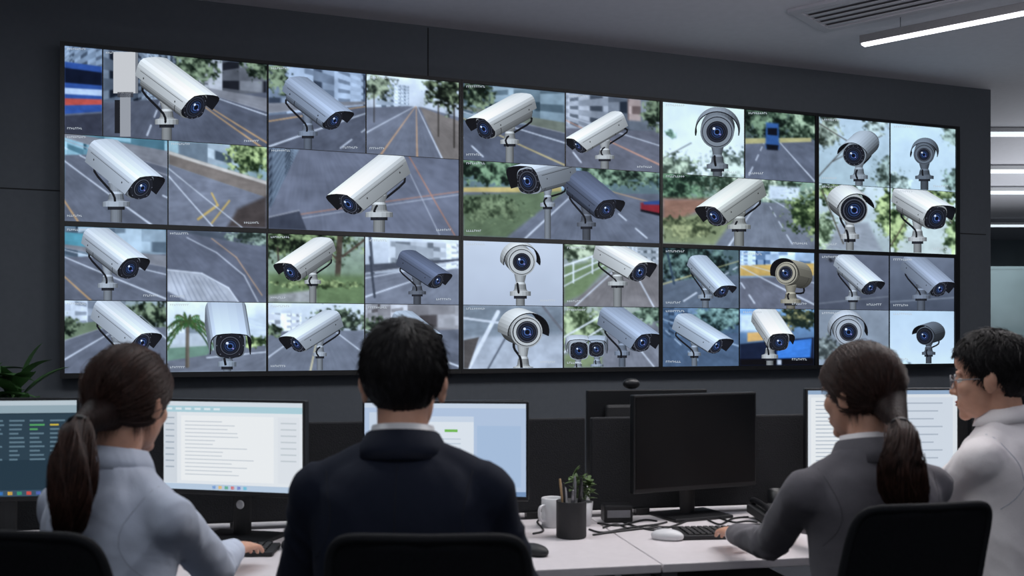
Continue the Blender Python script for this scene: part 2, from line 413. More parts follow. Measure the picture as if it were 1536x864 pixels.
    for sx in (-1,1):
        if round_: break
        add([(sx*w*1.215,w*0.42,-0.9),(sx*w*1.215,w*0.42,0.05),(sx*w*1.215,w*0.38,0.05),(sx*w*1.215,w*0.38,-0.9)],[[0,1,2,3]],sc*0.5)
        for zq in (-.8,-.1): add([(sx*w*1.22+0*math.cos(a),w*.1+.014*math.sin(a),zq+.014*math.cos(a)) for a in [k*math.pi/4 for k in range(8)]],[list(range(8))],sc*.4)
    def disc(r,z,col,cx=0,cy=0,flat=True,a0=0,a1=360):
        m=28; V=[(cx+r*math.cos(math.radians(a0+(a1-a0)*i/m)),cy+r*math.sin(math.radians(a0+(a1-a0)*i/m)),z) for i in range(m)]
        add(V,[list(range(m))],col,flat=flat)
    prism([(x*0.9,y*0.9) for x,y in rr],-0.03,0.0,np.array((24,27,36.)))
    face=tuple(T*.80) if round_ and not dark and var%2 else (28,31,40)
    disc(w*0.84,0.004,face); lf=[1.08,.92,1.18,1.0][var%4]
    if not round_ or var%4==0:
        for a in range(0,360,45 if var%2 else 30): disc(w*0.04,0.009,(84,88,102),w*.78*math.cos(math.radians(a)),w*.78*math.sin(math.radians(a)))
    disc(w*0.68*lf,0.008,(16,18,26)); disc(w*0.62*lf,0.012,(92,98,112) if var%3 else (50,56,70)); disc(w*0.59*lf,0.014,(34,39,52)); disc(w*0.52*lf,0.016,(10,12,20))
    disc(w*0.46*lf,0.018,(62,70,88)); disc(w*0.44*lf,0.02,(12,16,32)); disc(w*0.36*lf,0.024,tuple(0.62*np.array(lens))); disc(w*0.29*lf,0.026,(14,20,46)); disc(w*0.22*lf,0.028,lens,0,0); disc(w*0.15*lf,0.032,(8,10,24)); disc(w*0.08,0.036,(214,228,248),-w*0.18,w*0.2); disc(w*0.045,0.036,(150,140,215),w*0.17,-w*0.14)  # lens rings, then small discs painted as glints
    J=Rm@Vector((0,-w*0.85,-0.55 if not round_ else -.3)); jx,jy,jz=J
    def lath(prof,col,n=18):
        V=[];Fc=[]
        for r,y in prof:
            for i in range(n):
                a=2*math.pi*i/n; V.append((jx+r*math.cos(a),jy+y,jz+r*math.sin(a)))
        for k in range(len(prof)-1):
            for i in range(n): Fc.append([k*n+i,k*n+(i+1)%n,(k+1)*n+(i+1)%n,(k+1)*n+i])
        add(V,Fc,col,rot=False)
    if pole:
        mc=T*0.9 if not dark else np.array((110,120,138.)); ps=[1,1.2,.85][var%3]; sh_=[0,.03,-.03,.05][var%4]
        lath([(0.0,0.06),(0.075*ps,0.05),(0.085*ps,-0.02),(0.06*ps,-0.1-sh_),(0.075*ps,-0.13-sh_)],mc)
        lath([(0.075*ps,-0.13-sh_),(0.085*ps,-0.2-sh_),(0.1*ps,-0.22-sh_)],mc*0.75)
        lath([(0.1*ps,-0.22-sh_),(0.145*ps,-0.23-sh_),(0.145*ps,-0.29-sh_),(0.0,-0.29-sh_)],mc)
        lath([(0.09*ps,-0.28-sh_),(0.09*ps,-0.33-sh_),(0.0,-0.33-sh_)],np.array((40,44,54.)))
        lath([(0.062*ps,-0.32-sh_),(0.062*ps,-3.0)],mc*0.72)
        P=[Rm@Vector((0,-w*0.5,-0.97)),Rm@Vector((0,-w*1.3,-1.05)),Vector((jx-0.04,jy-0.16,jz+0.1)),Vector((jx-0.02,jy-0.3,jz+0.12)),]
        v,f=sweep(P,[0.016]*4,6,k=4,capr=False); add(v,f,(24,26,32),rot=False)
    zs=[v.z for q,_ in polys for v in q]; z0=min(zs); rg=max(zs)-z0+1e-6
    for q,cc in polys:
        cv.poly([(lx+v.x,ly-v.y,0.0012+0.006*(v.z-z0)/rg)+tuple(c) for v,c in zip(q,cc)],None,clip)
def caption(cv,x,y,n,clip,col=(190,200,210),sz=3.0):
    for i in range(n):
        gx=x+i*sz*0.95; r=random.random(); o=0.0085
        cv.poly([(gx,y,o),(gx+0.7,y,o),(gx+0.7,y+sz,o),(gx,y+sz,o)],col,clip)
        yy=y+(0 if r<.35 else sz*0.4 if r<.7 else sz-0.8)
        cv.poly([(gx,yy,o),(gx+sz*0.7,yy,o),(gx+sz*0.7,yy+0.7,o),(gx,yy+0.7,o)],col,clip)
# tiles ------------------------------------------------------------------
G1,G2=(44,60,46),(126,142,108); Gb,Gy=(60,86,50),(172,190,122); RD=(104,108,119); RD2=(92,96,108); YL=(196,150,98); WT=(200,205,212)
KB=(150,150,156); SW=(128,128,132)
def R(vx,vy,hl,hr,lanes,side=None,col=RD,dash=True):
    # one street in true perspective: everything converges on (vx,vy)
    o=[('V',vx,vy),('P',[(0,hl),(1,hr),(1,1.02),(0,1.02)],col)]
    if side:
        a,b,sc=side; o.append(('P',[(vx,vy),(a,1.3),(b,1.3)],sc)); o.append(('L',vx,vy,a,1.3,2.6,KB,1))
    for x,c,w,d in lanes:
        if not d: o.append(('L',vx,vy,x,1.3,w,c,1))
        else:
            t=.16
            while t<1.1:
                t2=t*1.22; o.append(('L',vx+(x-vx)*t,vy+(1.3-vy)*t,vx+(x-vx)*t2,vy+(1.3-vy)*t2,w*(.3+.7*t),c)); t*=1.5
    return o
def palm(cx,cy,sx,sy,n=11):
    o=[]; rs=random.Random(5)
    for i in range(n):
        a=math.pi*(-.12+1.24*i/(n-1)); L=.8+.35*rs.random(); pts=[]
        for j in range(7):
            t=j/6; pts.append((cx+sx*L*math.cos(a)*t, cy-sy*L*math.sin(a)*t+sy*.95*t*t*abs(math.cos(a))*.9+sy*.25*t*t))
        cc=(52+18*(i%3),78+22*(i%2),50)
        for j in range(6):
            o.append(('L',*pts[j],*pts[j+1],2.2,cc))
            for q in (-1,1):
                mx,my=(pts[j][0]+pts[j+1][0])/2,(pts[j][1]+pts[j+1][1])/2
                o.append(('L',mx,my,mx+.03*math.cos(a)+.008*q,my+.055+.02*q,1.5,(58+18*(j%2),86+16*(i%3),52)))
    return o
H=(68,200,331); K=(339,450,560)
tiles={0:[
 (97,153,H[0],H[1],[('G',(120,140,165),(90,92,104)),('S',0,0,1,.25,(60,75,95),(150,170,190),9),('P',[(0,.18),(1,.2),(1,.72),(0,.78)],(48,84,158)),('P',[(0,.25),(1,.27),(1,.42),(0,.42)],(28,36,56)),('P',[(0,.48),(1,.47),(1,.54),(0,.55)],(170,190,215)),('P',[(0,.60),(1,.58),(1,.64),(0,.68)],(205,80,66)),('P',[(0,.8),(1,.74),(1,1),(0,1)],(66,68,80)),('N',.2,12)]),
 (155,400,H[0],H[1],[('G',(110,125,140),(90,95,105)),('S',0,0,.5,.6,(50,60,75),(160,175,188),14),('S',.5,0,1,.5,(60,62,70),(170,172,175),16)]+R(.40,.30,.62,.34,[(1.2,YL,4,0),(1.32,YL,4,0),(2.3,WT,4,0),(.2,WT,4,1)],(2.6,6,SW),RD2)+[('F',.55,.08,.16,.3,G1,G2,10),('F',.95,.02,.12,.2,G1,G2,8),('N',.2,18)])],
}
tiles[0]+=[
 (97,251,H[1],H[2],[('G',(80,140,150),(105,110,122)),('S',0,0,1,.26,(50,110,130),(150,190,200),18)]+R(-.5,-.1,.24,.16,[(1.2,WT,4,0),(2.2,WT,4,1),(3.6,KB,4,0),(.3,YL,4,0)],(4.5,9,SW))+[('N',.2,20)]),
 (253,400,H[1],H[2],[('G',(150,185,190),(110,112,120)),('S',.1,0,.7,.25,(60,80,100),(200,215,220),10),('F',.85,.12,.3,.3,Gb,Gy,12),('P',[(0,.12),(1,.42),(1,.62),(0,.28)],(128,116,106)),('P',[(0,.12),(1,.42),(1,.46),(0,.16)],(190,182,170)),('P',[(0,.28),(1,.62),(1,1),(0,1)],(118,122,134)),('P',[(.7,.78),(1,.6),(1,1),(.6,1)],(82,72,68),4),('L',.3,.92,.5,.74,4,(205,168,84)),('L',.5,.74,.44,.6,3,(205,168,84)),('L',.44,.96,.62,.68,3,(205,168,84)),('L',0,.42,.45,1,2,WT),('L',0,.33,.75,1,1.6,(190,195,200)),('N',.2,16)])]
tiles[1]=[
 (403,548,H[0],H[1],[('G',(120,140,165),(90,96,110)),('S',0,0,1,.6,(65,78,98),(160,176,194),12)]+R(1.4,.30,.62,.40,[(-.6,WT,4,0),(-2.2,YL,4,0),(.4,WT,3,1)],(-3.5,-7,SW),RD2)+[('F',.08,.12,.16,.25,G1,G2,9),('N',.2,16)]),
 (550,688,H[0],H[1],[('G',(215,225,232),(120,124,134)),('V',.53,.36),('S',.1,.10,.46,.42,(110,130,150),(210,220,228),8),('P',[(-.2,.45),(.45,.36),(.62,.36),(1.2,.5),(1.2,1.1),(-.2,1.1)],(112,116,128)),('P',[(.58,.36),(1.3,.6),(1.3,1.2),(.9,1.2)],(128,118,110)),('L',.53,.36,.10,1.1,3,(215,160,110),1),('L',.54,.36,.55,1.1,3,(215,160,110),1),('L',.55,.36,.86,1.1,3,WT,1),('L',.52,.36,-.5,1.1,3,WT,1),('F',.85,.15,.26,.26,(44,54,42),(136,150,110),10),('F',.12,.14,.2,.2,(70,82,70),(150,162,130),10),('L',.78,.3,.78,.72,2,(66,60,54)),('L',.95,.3,.95,.85,2.5,(62,56,50)),('L',.08,.25,.08,.6,1.6,(66,62,58)),('N',.15,14)]),
 (403,688,H[1],H[2],[('G',(92,96,108),(116,120,134)),('V',.2,-.6),('S',0,0,.18,.75,(45,55,70),(120,135,150),22),('P',[(.16,0),(1,0),(1,1),(0,1),(0,.8)],(110,114,128)),('L',.1,.84,1,.42,2.0,(168,122,104)),('L',.12,.88,1,.46,1.6,(160,164,174)),('L',.74,0,.98,1,2.0,(180,124,100)),('L',.70,0,.9,1,1.6,(160,164,174)),('P',[(0,.86),(.16,.76),(.2,1),(0,1)],(70,74,86)),('L',0,.86,.16,.76,2,KB),('N',.2,30)])]
tiles[2]=[
 (695,847,H[0],H[1],[('G',(90,105,120),(85,92,105)),('S',0,0,1,.55,(60,84,96),(150,170,178),15)]+R(-.4,.25,.50,.46,[(1.6,(190,168,110),4,0),(3.0,WT,4,0),(.5,WT,4,1)],(4.5,9,(120,126,110)),(94,99,112))+[('F',.12,.15,.2,.22,G1,G2,9),('N',.2,16)]),
 (849,989,H[0],H[1],[('G',(120,130,140),(110,108,116)),('S',0,0,1,.5,(66,78,92),(184,188,194),13),('S',.66,.0,.8,.3,(110,84,78),(180,160,150),10)]+R(-.3,.22,.48,.42,[(1.8,(200,140,112),4,0),(3.2,WT,3,0),(.4,WT,4,1)],None,(106,107,117))+[('F',.95,.15,.15,.25,G1,G2,9),('N',.2,15)]),
 (695,989,H[1],H[2],[('G',(96,125,125),(105,110,120)),('F',.15,.08,.35,.26,(44,66,52),(120,150,112)),('F',.75,.06,.4,.22,(44,66,54),(130,156,124)),('S',.35,.0,.6,.32,(80,112,145),(160,190,210),14),('P',[(0,.36),(.5,.28),(.5,.36),(0,.44)],(190,166,96))]+R(.62,.22,.42,.30,[(.2,WT,4,0),(2.4,(196,150,106),4,0),(1.1,WT,4,1)],None,(106,111,123))+[('P',[(0,.46),(.52,.33),(.22,1),(0,1)],(104,122,88),3),('F',.12,.62,.2,.2,(70,90,62),(118,134,96),9),('P',[(.905,.44),(1.02,.40),(1.02,.60),(.905,.54)],(150,40,50),2),('P',[(.92,.42),(1.02,.385),(1.02,.45),(.92,.46)],(50,80,140),1.5),('P',[(.905,.53),(1.02,.58),(1.02,.62),(.905,.56)],(24,26,34),1.5),('N',.2,18)])]
tiles[3]=[
 (994,1116,H[0],H[1],[('G',(205,220,226),(214,224,226)),('F',.15,.92,.35,.25,(104,126,104),(178,194,164),9),('F',.8,.88,.3,.32,(104,126,112),(190,204,188),9),('L',0,.8,.35,.55,2,(120,128,118)),('F',.1,.45,.07,.07,(110,160,130),(190,220,200)),('N',.08,24)]),
 (1118,1222,H[0],H[1],[('G',(80,104,90),(100,104,116)),('F',.3,.12,.6,.35,(38,56,46),(118,142,108),10),('F',.85,.15,.3,.3,(50,74,54),(156,176,140),9)]+R(.35,.28,.44,.36,[(-.1,WT,3,1),(1.3,WT,3,0)],None,(102,107,120))+[('P',[(0,.42),(.95,.33),(.95,.39),(0,.50)],(178,168,108)),('P',[(.30,.16),(.48,.16),(.49,.54),(.29,.54)],(52,96,160),2),('P',[(.32,.24),(.46,.23),(.46,.34),(.32,.34)],(24,30,42)),('P',[(.30,.48),(.48,.48),(.47,.56),(.31,.56)],(28,32,42)),('N',.2,14)]),
 (994,1222,H[1],H[2],[('G',(130,160,132),(110,116,124)),('F',.1,.2,.25,.35,(50,78,60),(112,146,108),9),('F',.6,.1,.4,.26,(80,106,80),(196,208,176),9),('P',[(.7,.08),(.9,.08),(.9,.28),(.7,.28)],(196,208,216),3)]+R(.66,.22,.36,.32,[(.35,WT,4,0),(1.6,WT,4,0),(.95,WT,3,1)],None,(116,121,130))+[('P',[(0,.36),(.36,.32),(.1,.7),(0,.74)],(156,112,90),5),('P',[(0,.7),(.56,.33),(.34,1),(0,1)],(136,146,102),4),('F',.15,.75,.2,.2,(104,120,80),(156,162,110),9),('F',.97,.48,.2,.35,(60,86,52),(150,168,104),9),('N',.2,14)])]
tiles[4]=[
 (1228,1334,H[0],H[1],[('G',(178,198,206),(160,180,182))]+[('F',.12,.2,.22,.32,(72,84,68),(160,172,152),7),('F',.97,.78,.2,.35,(82,100,84),(158,178,166),8),('L',0,.1,.7,.5,1.6,(82,74,66)),('L',.2,.66,.9,.2,1.4,(82,74,66)),('L',.0,.9,.4,.4,1.6,(78,70,62)),('F',.8,.08,.2,.14,(96,110,96),(176,192,184),6),('N',.15,14)]),
 (1336,1433,H[0],H[1],[('G',(190,212,220),(180,200,204)),('F',.97,.1,.2,.2,(86,104,90),(160,180,165),7),('F',.1,.92,.25,.2,(104,126,112),(184,202,192),8),('F',.97,.82,.2,.2,(84,102,88),(156,182,168),8),('N',.08,16)]),
 (1228,1334,H[1],H[2],[('G',(200,215,214),(160,172,168)),('F',.3,.12,.4,.22,Gb,Gy,7),('F',.08,.7,.18,.35,(90,116,78),(190,208,164),8),('P',[(.3,.6),(.7,.55),(.9,1),(.1,1)],(150,155,160),4),('F',.97,.4,.2,.4,Gb,Gy,8),('L',.05,.1,.35,.9,2,(84,74,60)),('N',.15,14)]),
 (1336,1433,H[1],H[2],[('G',(200,218,212),(190,200,190)),('F',.5,.06,.6,.24,Gb,Gy,7),('F',.08,.6,.2,.4,Gb,Gy,8),('F',1,.7,.22,.45,(80,106,68),(182,204,138),8),('L',0,.9,.5,.05,2,(88,76,60)),('L',.6,.0,.95,.5,1.6,(88,76,60)),('N',.15,14)])]
tiles[5]=[
 (97,249,K[0],K[1],[('G',(90,130,145),(100,105,118)),('S',0,0,1,.45,(64,82,100),(160,180,190),13),('P',[(0,.08),(.3,.1),(.3,.28),(0,.3)],(80,150,165))]+R(-.4,.20,.42,.34,[(1.6,WT,4,0),(3.2,WT,3,0),(.5,YL,4,0)],(4.4,9,SW))+[('N',.2,18)]),
 (251,399,K[0],K[1],[('G',(100,106,118),(112,116,128)),('V',-.2,-.3),('P',[(0,0),(1,0),(1,.18),(.5,.12)],(84,92,102),3),('F',.85,.08,.3,.13,(70,88,78),(138,156,140),8),('P',[(0,.0),(1,.2),(1,1),(0,1)],(104,108,121),1.5),('P',[(0,.56),(.35,.6),(.62,.8),(.72,1),(.2,1),(0,.86)],(170,174,181),2)]+[('L',.02+.05*i,.58+.012*i,.16+.055*i,1.05,1.2,(134,140,152)) for i in range(10)]+[('L',0,.56,.35,.6,1.8,(210,214,219)),('L',.35,.6,.62,.8,1.8,(210,214,219)),('L',.62,.8,.72,1,1.8,(210,214,219)),('L',.2,.1,.5,.3,1.8,(180,184,192)),('L',.5,.3,.78,.62,2,(180,184,192)),('L',.78,.62,.92,1,2.2,(180,184,192)),('L',.45,.1,.7,.36,1.6,(190,150,116)),('L',.7,.36,.96,.9,1.8,(190,150,116)),('N',.2,22)]),
 (97,249,K[1],K[2],[('G',(150,165,165),(104,108,118)),('S',0,0,.6,.4,(80,92,110),(190,198,206),12),('F',.85,.2,.25,.25,G1,G2,9)]+R(.75,.20,.42,.36,[(-.6,WT,4,0),(.5,WT,4,1),(1.6,WT,4,0)],(-1.6,-5,(112,128,98)))+[('F',.04,.35,.14,.14,G1,G2,8),('N',.2,16)]),
 (251,399,K[1],K[2],[('G',(215,226,232),(150,160,160)),('S',0,.35,.45,.6,(120,140,150),(225,230,235),8),('P',[(.7,.2),(1,.15),(1,.7),(.7,.7)],(195,208,216)),('P',[(0,.75),(1,.62),(1,1),(0,1)],(112,116,126)),('P',[(0,.66),(.5,.62),(.4,.76),(0,.84)],(110,142,120)),('F',.9,.58,.2,.10,Gb,Gy,8),('L',.4,.8,1,.72,2,WT),('L',.205,.34,.20,.92,6,(96,84,70)),('L',.205,.34,.215,.92,3,(120,108,92))]+palm(.205,.30,.24,.26,14)+[('N',.12,14)])]
tiles[6]=[
 (402,546,K[0],K[1],[('G',(150,165,150),(110,134,96)),('F',.3,.12,.7,.32,(44,60,42),(138,156,104),10),('L',.75,0,.72,.75,10,(84,68,58)),('L',.78,.3,1,.05,4,(90,74,62)),('L',.72,.35,.5,.05,3,(90,74,62)),('L',.1,.2,.12,.6,3,(78,66,56)),('P',[(0,.58),(1,.58),(1,1),(0,1)],(104,126,82),6),('F',.5,.72,.5,.08,(84,106,66),(146,162,104),8),('P',[(0,.9),(.5,.8),(.5,1),(0,1)],(150,150,147),3),('N',.25,12)]),
 (548,688,K[0],K[1],[('G',(205,213,220),(130,136,146)),('S',.25,.05,1,.46,(158,168,178),(222,228,232),14),('L',.05,0,.1,.8,5,(74,80,90)),('F',.5,.38,.2,.09,G1,G2,8)]+R(1.3,.25,.56,.44,[(-.8,WT,4,0),(-2.4,WT,3,0)],(-3.4,-7,(84,88,98)),(120,124,135))+[('L',.05,.3,.1,.9,4,(66,72,82)),('N',.15,15)]),
 (402,546,K[1],K[2],[('G',(205,215,220),(110,115,124)),('S',.0,.15,.35,.45,(140,150,160),(220,225,230),8),('F',.75,.25,.35,.2,(70,86,70),(146,164,130),8)]+R(.55,.25,.42,.40,[(-.5,WT,4,0),(.4,(205,190,140),4,0),(1.5,WT,4,0)],None,(114,119,130))+[('F',.05,.4,.12,.1,G1,G2,8),('N',.15,16)]),
 (548,688,K[1],K[2],[('G',(140,142,145),(104,108,118)),('S',0,0,1,.45,(110,100,98),(188,188,190),12),('F',.1,.35,.2,.16,G1,G2,8)]+R(-.3,.22,.44,.38,[(1.6,WT,4,0),(.4,WT,4,1)],None)+[('N',.2,16)])]
tiles[7]=[
 (695,844,K[0],K[1],[('G',(188,193,199),(172,177,185)),('N',.04,60)]),
 (846,988,K[0],K[1],[('G',(165,178,170),(120,118,118)),('F',.2,.08,.5,.22,(80,100,74),(174,186,152),8),('S',.6,0,1,.3,(120,134,140),(210,215,218),10),('V',.7,.1),('P',[(0,.35),(.55,.2),(.2,.8),(0,.95)],(118,138,94),4),('P',[(.6,.28),(1,.28),(1,1),(.05,1)],(126,120,118)),('L',0,.35,.45,.1,3,(216,220,224)),('L',0,.52,.5,.17,2.5,(210,215,219)),('L',0,.68,.52,.24,2,(205,210,214)),('L',.1,.3,.1,.62,2.4,(212,217,221)),('L',.3,.2,.3,.46,2.2,(212,217,221)),('L',.7,.28,.95,1,2.5,WT),('L',.62,.28,.12,1,2,WT),('N',.2,14)]),
 (695,844,K[1],K[2],[('G',(150,158,166),(170,176,184)),('P',[(0,0),(1,0),(1,.45),(0,.5)],(122,132,140),5),('L',.05,1,.35,.1,7,(210,214,218)),('L',0,.2,.6,.32,4,(200,205,210)),('P',[(0,.55),(.16,.5),(.05,1),(0,1)],(90,84,80)),('L',.25,1,.5,.3,3,(90,96,106)),('L',.8,0,1,.4,4,(110,110,115)),('N',.2,16)]),
 (846,988,K[1],K[2],[('G',(160,172,156),(120,124,128)),('F',.15,.3,.3,.4,(80,104,66),(172,188,138),8),('L',0,.5,.5,.05,3,(220,223,226)),('L',.0,.75,.5,.25,2.6,(220,223,226))]+[('V',.6,.1),('P',[(.5,.32),(1,.22),(1,1),(.3,1)],(122,123,130)),('F',.9,.12,.22,.22,(60,84,68),(146,170,140),8),('P',[(0,.8),(.4,.6),(.4,1),(0,1)],(128,142,100),4),('L',.6,.3,.95,1,2.5,WT),('N',.2,14)])]
tiles[8]=[
 (994,1108,K[0],K[1],[('G',(84,106,108),(96,112,122)),('F',.3,.2,.7,.45,(36,56,54),(112,142,130),8)]+R(1.2,.1,.58,.42,[(-1.6,(182,174,116),4,0),(-.2,WT,4,1)],None,(96,107,120))+[('L',.05,0,.15,.6,4,(56,74,90)),('N',.2,12)]),
 (1110,1221,K[0],K[1],[('G',(150,190,220),(110,114,122)),('S',.0,0,1,.30,(60,108,165),(200,220,236),9),('P',[(0,.26),(1,.18),(1,.40),(0,.44)],(216,172,84))]+R(-.2,.15,.48,.40,[(1.6,WT,4,0),(3.4,WT,3,0),(.4,WT,4,1)],None,(108,110,121))+[('N',.2,13)]),
 (994,1108,K[1],K[2],[('G',(84,114,138),(72,94,118)),('S',0,0,.5,.5,(46,66,92),(110,140,170),12),('F',.75,.15,.4,.28,(44,70,70),(124,160,152),8)]+R(-.2,.1,.52,.42,[(2.4,(160,180,198),4,0),(.8,(160,180,198),4,1)],None,(80,100,124))+[('N',.2,12)]),
 (1110,1221,K[1],K[2],[('G',(120,168,214),(60,76,100)),('F',.8,.15,.35,.22,(60,80,66),(206,190,116),7),('P',[(.1,.42),(.7,.36),(.6,.52),(.1,.58)],(214,164,88)),('P',[(.0,.1),(.5,.1),(.4,.4),(0,.4)],(200,220,236),4),('P',[(0,.62),(1,.5),(1,1),(0,1)],(36,46,70)),('P',[(.5,.60),(.97,.52),(.95,.86),(.5,.88)],(54,124,214)),('P',[(0,.88),(1,.88),(1,1),(0,1)],(18,22,32)),('P',[(.5,.90),(.56,.90),(.56,.99),(.5,.99)],(190,196,204)),('N',.15,10)])]
tiles[9]=[
 (1228,1333,K[0],K[1],[('G',(104,108,120),(88,92,104)),('F',.3,.1,.2,.1,(70,72,80),(120,120,125)),('L',0,.9,1,.75,2,(120,124,132)),('N',.2,24)]),
 (1335,1431,K[0],K[1],[('G',(112,118,130),(84,90,102)),('L',0,.85,1,.75,2,(130,136,144)),('N',.15,24)]),
 (1228,1333,K[1],K[2],[('G',(130,138,146),(140,150,158)),('F',.1,.7,.25,.25,(100,110,106),(154,164,156),8),('L',.3,1,.7,.6,6,(116,124,134)),('F',.9,.85,.2,.2,(94,110,102),(154,172,162),8),('N',.15,18)]),
 (1335,1431,K[1],K[2],[('G',(178,198,208),(194,210,218)),('F',.1,.97,.25,.06,(130,146,148),(174,192,194),8),('N',.05,24)])]
W1=(228,230,230); W2=(206,214,225); W3=(186,198,214); W4=(156,168,188)
cams={0:[(1,292,160,225,110,122,W1),(2,212,281,152,232,118,W2)],
 1:[(0,500,180,440,134,100,W4),(2,524,305,594,250,118,W1)],
 2:[(0,727,193,788,160,98,W1),(1,868,218,930,182,84,W1),(2,792,272,842,258,92,W2),(2,908,314,862,276,98,W4)],
 3:[(0,1075,198,1077,190,112,(150,158,168)),(2,1072,324,1130,284,100,(218,220,214))],
 4:[(0,1280,233,1303,212,92,(180,190,200)),(1,1385,232,1388,224,80,(120,130,142)),(2,1280,315,1262,300,112,W1),(3,1403,327,1358,300,96,W1)],
 5:[(0,194,402,142,362,104,W2),(2,212,513,156,468,102,W2),(3,345,518,338,474,112,W3)],
 6:[(0,437,408,488,374,86,W1),(1,655,421,608,390,76,W3),(2,446,515,500,482,84,W2),(3,640,512,602,482,80,W3)],
 7:[(0,782,393,776,386,108,W1),(1,958,408,906,378,86,W1),(2,790,498,772,490,122,W1),(3,868,526,866,520,66,W2),(3,894,524,896,518,56,W3),(3,962,513,915,478,94,W4)],
 8:[(0,1082,436,1044,396,80,W3),(1,1178,410,1204,416,88,(200,192,172)),(2,1073,518,1022,486,80,W3),(3,1168,513,1146,480,86,W1)],
 9:[(0,1304,431,1264,396,80,W2),(1,1408,433,1366,396,80,(150,160,178)),(2,1272,498,1268,490,110,W2),(3,1386,504,1406,498,70,(112,120,132))]}
dr={(2,3),(6,1)}; rnd={(3,0),(4,0),(4,1),(4,2),(7,0),(7,2),(8,1),(9,2),(9,3)}
fatm={(2,2):1.25,(3,0):1.15,(6,0):1.05,(5,2):1.15,(9,0):.92,(9,1):1.0,(8,0):.9,(6,1):1.0,(2,1):.92,(7,1):1.05,(4,3):1.1,(1,1):.95,(7,3):1.2,(7,4):1.2}
xs=[(95,402),(402,692),(692,991),(991,1225),(1225,1435)]
for di in range(10):
    c=di%5; r=di//5; x0,x1=xs[c]; h0,h1=((66,335) if r==0 else (335,563))
    xm=(x0+x1)/2; org=wallp(xm,yl((h0+h1)/2,xm),-0.05)
    e=emp('video_wall_display',org,'large flat wall display tile showing a grid of surveillance camera pictures','display',0,'displays of the video wall')
    hx0=x0-(5 if c==0 else 0); hx1=x1+(4 if c==4 else 0); hh0=h0-(4 if r==0 else 0); hh1=h1+(5 if r==1 else 0)
    q=[(hx0+.15,hh0),(hx1-.15,hh0),(hx1-.15,hh1),(hx0+.15,hh1)]
    V=[wallp(x,yl(h,x),-0.002)-org for x,h in q]+[wallp(x,yl(h,x),-0.002)-org-NOUT*0.085 for x,h in q]
    mk('display_housing',V,[[0,1,2,3],[7,6,5,4],[0,4,5,1],[1,5,6,2],[2,6,7,3],[3,7,4,0]],M_black,e)
    cv=Canvas()
    ix0,ix1,ih0,ih1=tiles[di][0][0],tiles[di][-1][1],(H if r==0 else K)[0],(H if r==0 else K)[2]
    qi=[(ix0-.5,ih0-.5),(ix1+.5,ih0-.5),(ix1+.5,ih1+.5),(ix0-.5,ih1+.5)]
    V=[wallp(x,yl(h,x),0.0085)-org for x,h in q]+[wallp(x,yl(h,x),0.0085)-org for x,h in qi]+[wallp(x,yl(h,x),-0.0015)-org for x,h in q]+[wallp(x,yl(h,x),-0.0015)-org for x,h in qi]
    Fc=[]
    for i in range(4):
        j=(i+1)%4; Fc+=[[i,j,4+j,4+i],[8+i,8+j,j,i],[4+i,4+j,12+j,12+i]]
    mk('bezel',V,Fc,M_black,e)
    for ti,(a,b,ha,hb,ops) in enumerate(tiles[di]):
        px,py,col=paint(a,b,ha+(0.5 if ti>=2 else 0),hb-(0.5 if ha==(H if r==0 else K)[0] else 0),ops,di*10+ti+1); cv.grid(px,py,col)
    for ti in range(len(tiles[di])):
        a,b,ha,hb,_=tiles[di][ti]; clip=(a,b,ha,hb)
        caption(cv,a+4,yl(ha,a)+4,10,clip); 
        if (di+ti)%2==0: caption(cv,a+4,yl(hb,a)-9,8,clip)
        else: caption(cv,b-34,yl(hb,b)-10,8,clip)
    for k,cm in enumerate(cams[di]):
        ti=cm[0]; a,b,ha,hb,_=tiles[di][ti]
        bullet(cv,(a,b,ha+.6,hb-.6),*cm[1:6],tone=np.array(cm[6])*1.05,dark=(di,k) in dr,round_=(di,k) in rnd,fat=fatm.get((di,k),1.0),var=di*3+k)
    if di==0:
        clip=tiles[0][1][:4]
        for (xa,xb,ya,yb,cc) in ((170,203,78,140,(196,200,206)),(203,207,78,140,(120,126,136)),(180,196,140,205,(150,156,166)),(176,200,138,146,(60,64,74)),(172,180,150,200,(30,32,38))):
            cv.poly([(xa,ya,.001),(xb,ya,.001),(xb,yb,.001),(xa,yb,.001)],cc,clip)
    me=bpy.data.meshes.new('screen'); me.from_pydata([tuple(Vector(v)-org) for v in cv.v],[],cv.f)
    ca=me.color_attributes.new('Col','FLOAT_COLOR','POINT')
    arr=np.ones((len(cv.v),4),dtype=np.float32); arr[:,:3]=np.array(cv.c,dtype=np.float32); ca.data.foreach_set('color',arr.ravel())
    me.materials.append(M_feed); o=link(bpy.data.objects.new('screen',me),e)
    o['label']='glowing screen split into surveillance pictures of white bullet cameras'

